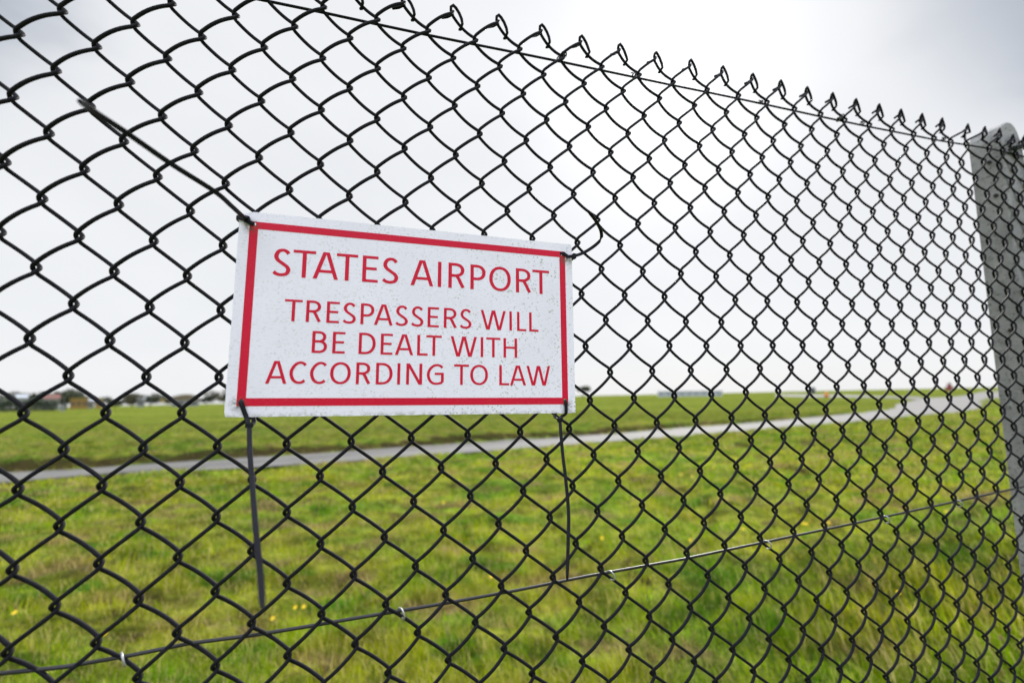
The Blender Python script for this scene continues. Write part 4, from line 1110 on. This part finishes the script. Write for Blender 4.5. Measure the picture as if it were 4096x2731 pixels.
# yellow marker board and orange ball marker
x_, y_, z_ = far_pt(-0.7597, 285)
r_ = root('marker_board', 'yellow marker board on two legs left of the hangar', 'marker', loc=(x_, y_, z_))
X_, Y_, Z_ = facing(-0.7597); c = Vector((x_, y_, z_))
mb = MB(); mb.box(c + Z_ * 2.9, X_ * 0.9, Y_ * 0.06, Z_ * 0.9); mb.build('board', M_YEL, r_, False)
for q in (-0.6, 0.6):
    mb = MB(); mb.tube([c + X_ * q - Z_ * 0.3 + Y_ * 0.12, c + X_ * q + Z_ * 3.4 + Y_ * 0.12], 0.07, 8); mb.build('leg', M_DARK, r_)
x_, y_, z_ = far_pt(0.6799, 150)
r_ = root('marker_cone', 'orange marker cone standing on the grass below the crest', 'cone', loc=(x_, y_, z_))
c = Vector((x_, y_, z_))
M_CONE = simple('orange_plastic', (0.80, 0.20, 0.03), 0.5, 0, 0.05, 5)
mb = MB(); mb.tube([c + Vector((0, 0, 0.06)), c + Vector((0, 0, 1.45))], [0.62, 0.12], 16); mb.build('cone', M_CONE, r_)
mb = MB(); mb.box(c + Vector((0, 0, 0.0)), Vector((0.8, 0, 0)), Vector((0, 0.8, 0)), Vector((0, 0, 0.06))); mb.build('base', M_DARK, r_, False)

# ------------------------------------------------------------------ meadow flowers in the grass
M_PETAL = simple('yellow_petals', (0.85, 0.60, 0.01), 0.4, 0, 0.08, 300)
M_STEM = simple('flower_stem', (0.10, 0.16, 0.03), 0.6)
M_CLOVER = simple('pink_clover_florets', (0.42, 0.14, 0.26), 0.7, 0, 0.25, 200)
BC_LABELS = ['left buttercup of the close pair right of the long hanging left tail', 'right buttercup of the close pair right of the long hanging left tail',
 'yellow buttercup alone, just left of and below the close pair', 'yellow buttercup low on the left beside a mesh crossing', 'yellow buttercup at the far left edge above the middle wire',
 'small yellow buttercup under the middle of the sign', 'small yellow buttercup under the sign, right of its middle', 'yellow buttercup just above the middle wire, between the two hanging tails',
 'yellow buttercup right of the tail of the lower right cable tie', 'small yellow buttercup at the left end of the clump right of the sign', 'yellow buttercup at the top of the clump right of the sign',
 'yellow buttercup at the top right of the clump right of the sign', 'yellow buttercup in the lower left of the clump right of the sign', 'yellow buttercup lowest in the clump right of the sign',
 'upper yellow buttercup of two just above the middle wire on the right', 'lower yellow buttercup of two just above the middle wire on the right', 'yellow buttercup over the middle wire, left of the close two',
 'yellow buttercup alone in the grass low on the right', 'yellow buttercup right at the middle wire, third crossing from its clip', 'faint yellow buttercup near the post above the middle wire', 'yellow buttercup touching the middle wire right of the sign']
for i, (fx, fy) in enumerate(BUTTERCUPS):
    gz = float(ground_z(np.array([fx]), np.array([fy]))[0])
    dd = math.hypot(fx, fy); s_ = 0.0145 + 0.0010 * dd
    hh = 0.075 + 0.03 * random.random()
    r_ = root('buttercup_flower', BC_LABELS[i], 'flower', loc=(fx, fy, gz), group='buttercups in the grass')
    top_ = Vector((fx + random.uniform(-.01, .01), fy + random.uniform(-.01, .01), gz + hh))
    mb = MB(); mb.tube([Vector((fx, fy, gz - 0.01)), Vector((fx, fy, gz + hh * .5)), top_], [0.0012, 0.001, 0.0008], 5); mb.build('stem', M_STEM, r_)
    mb = MB()
    tilt = Vector((random.uniform(-.3, .3), -0.7, 1)).normalized()
    u_ = tilt.orthogonal().normalized(); v_ = tilt.cross(u_)
    for k in range(5):
        a = k * 2 * math.pi / 5; d_ = u_ * math.cos(a) + v_ * math.sin(a); e_ = -u_ * math.sin(a) + v_ * math.cos(a)
        p0 = top_
        mb.add([p0, p0 + d_ * s_ * 0.6 - e_ * s_ * 0.45 + tilt * s_ * 0.25, p0 + d_ * s_ + tilt * s_ * 0.55, p0 + d_ * s_ * 0.6 + e_ * s_ * 0.45 + tilt * s_ * 0.25], [(0, 1, 2, 3)])
    mb.build('petals', M_PETAL, r_)
CL_LABELS = ['pink clover head low on the right, the upper and brighter one', 'dull pink clover head low on the right, the lower one',
             'pale pink clover head near the bottom, left of the other', 'pale pink clover head near the bottom, right of the sign']
for i, (fx, fy) in enumerate(CLOVERS):
    gz = float(ground_z(np.array([fx]), np.array([fy]))[0])
    s_ = 0.0135 if i < 2 else 0.010
    hh = 0.16 if i < 2 else 0.08
    fx2, fy2 = (fx, fy) if i >= 2 else (fx * 0.935, fy * 0.935)
    gz = float(ground_z(np.array([fx2]), np.array([fy2]))[0])
    r_ = root('clover_flower', CL_LABELS[i], 'flower', loc=(fx2, fy2, gz), group='clover flowers in the grass')
    top_ = Vector((fx2, fy2, gz + hh))
    mb = MB(); mb.tube([Vector((fx2, fy2, gz - 0.01)), top_], [0.0014, 0.001], 5); mb.build('stem', M_STEM, r_)
    mb = MB()
    for k in range(60):
        zf = 1 - 2 * (k + .5) / 60; a = k * 2.399; rr_ = math.sqrt(1 - zf * zf)
        d_ = Vector((rr_ * math.cos(a), rr_ * math.sin(a), zf)); e_ = d_.orthogonal().normalized(); g_ = d_.cross(e_)
        mb.add([top_ + d_ * s_ * 0.35 - e_ * s_ * .16, top_ + d_ * s_ * 0.35 + e_ * s_ * .16, top_ + d_ * s_ * (0.95 + random.uniform(-.1, .15)) + g_ * s_ * .12], [(0, 1, 2)])
        mb.add([top_ + d_ * s_ * 0.35 - g_ * s_ * .16, top_ + d_ * s_ * 0.35 + g_ * s_ * .16, top_ + d_ * s_ * (0.95 + random.uniform(-.1, .15))], [(0, 1, 2)])
    mb.build('florets', M_CLOVER, r_)
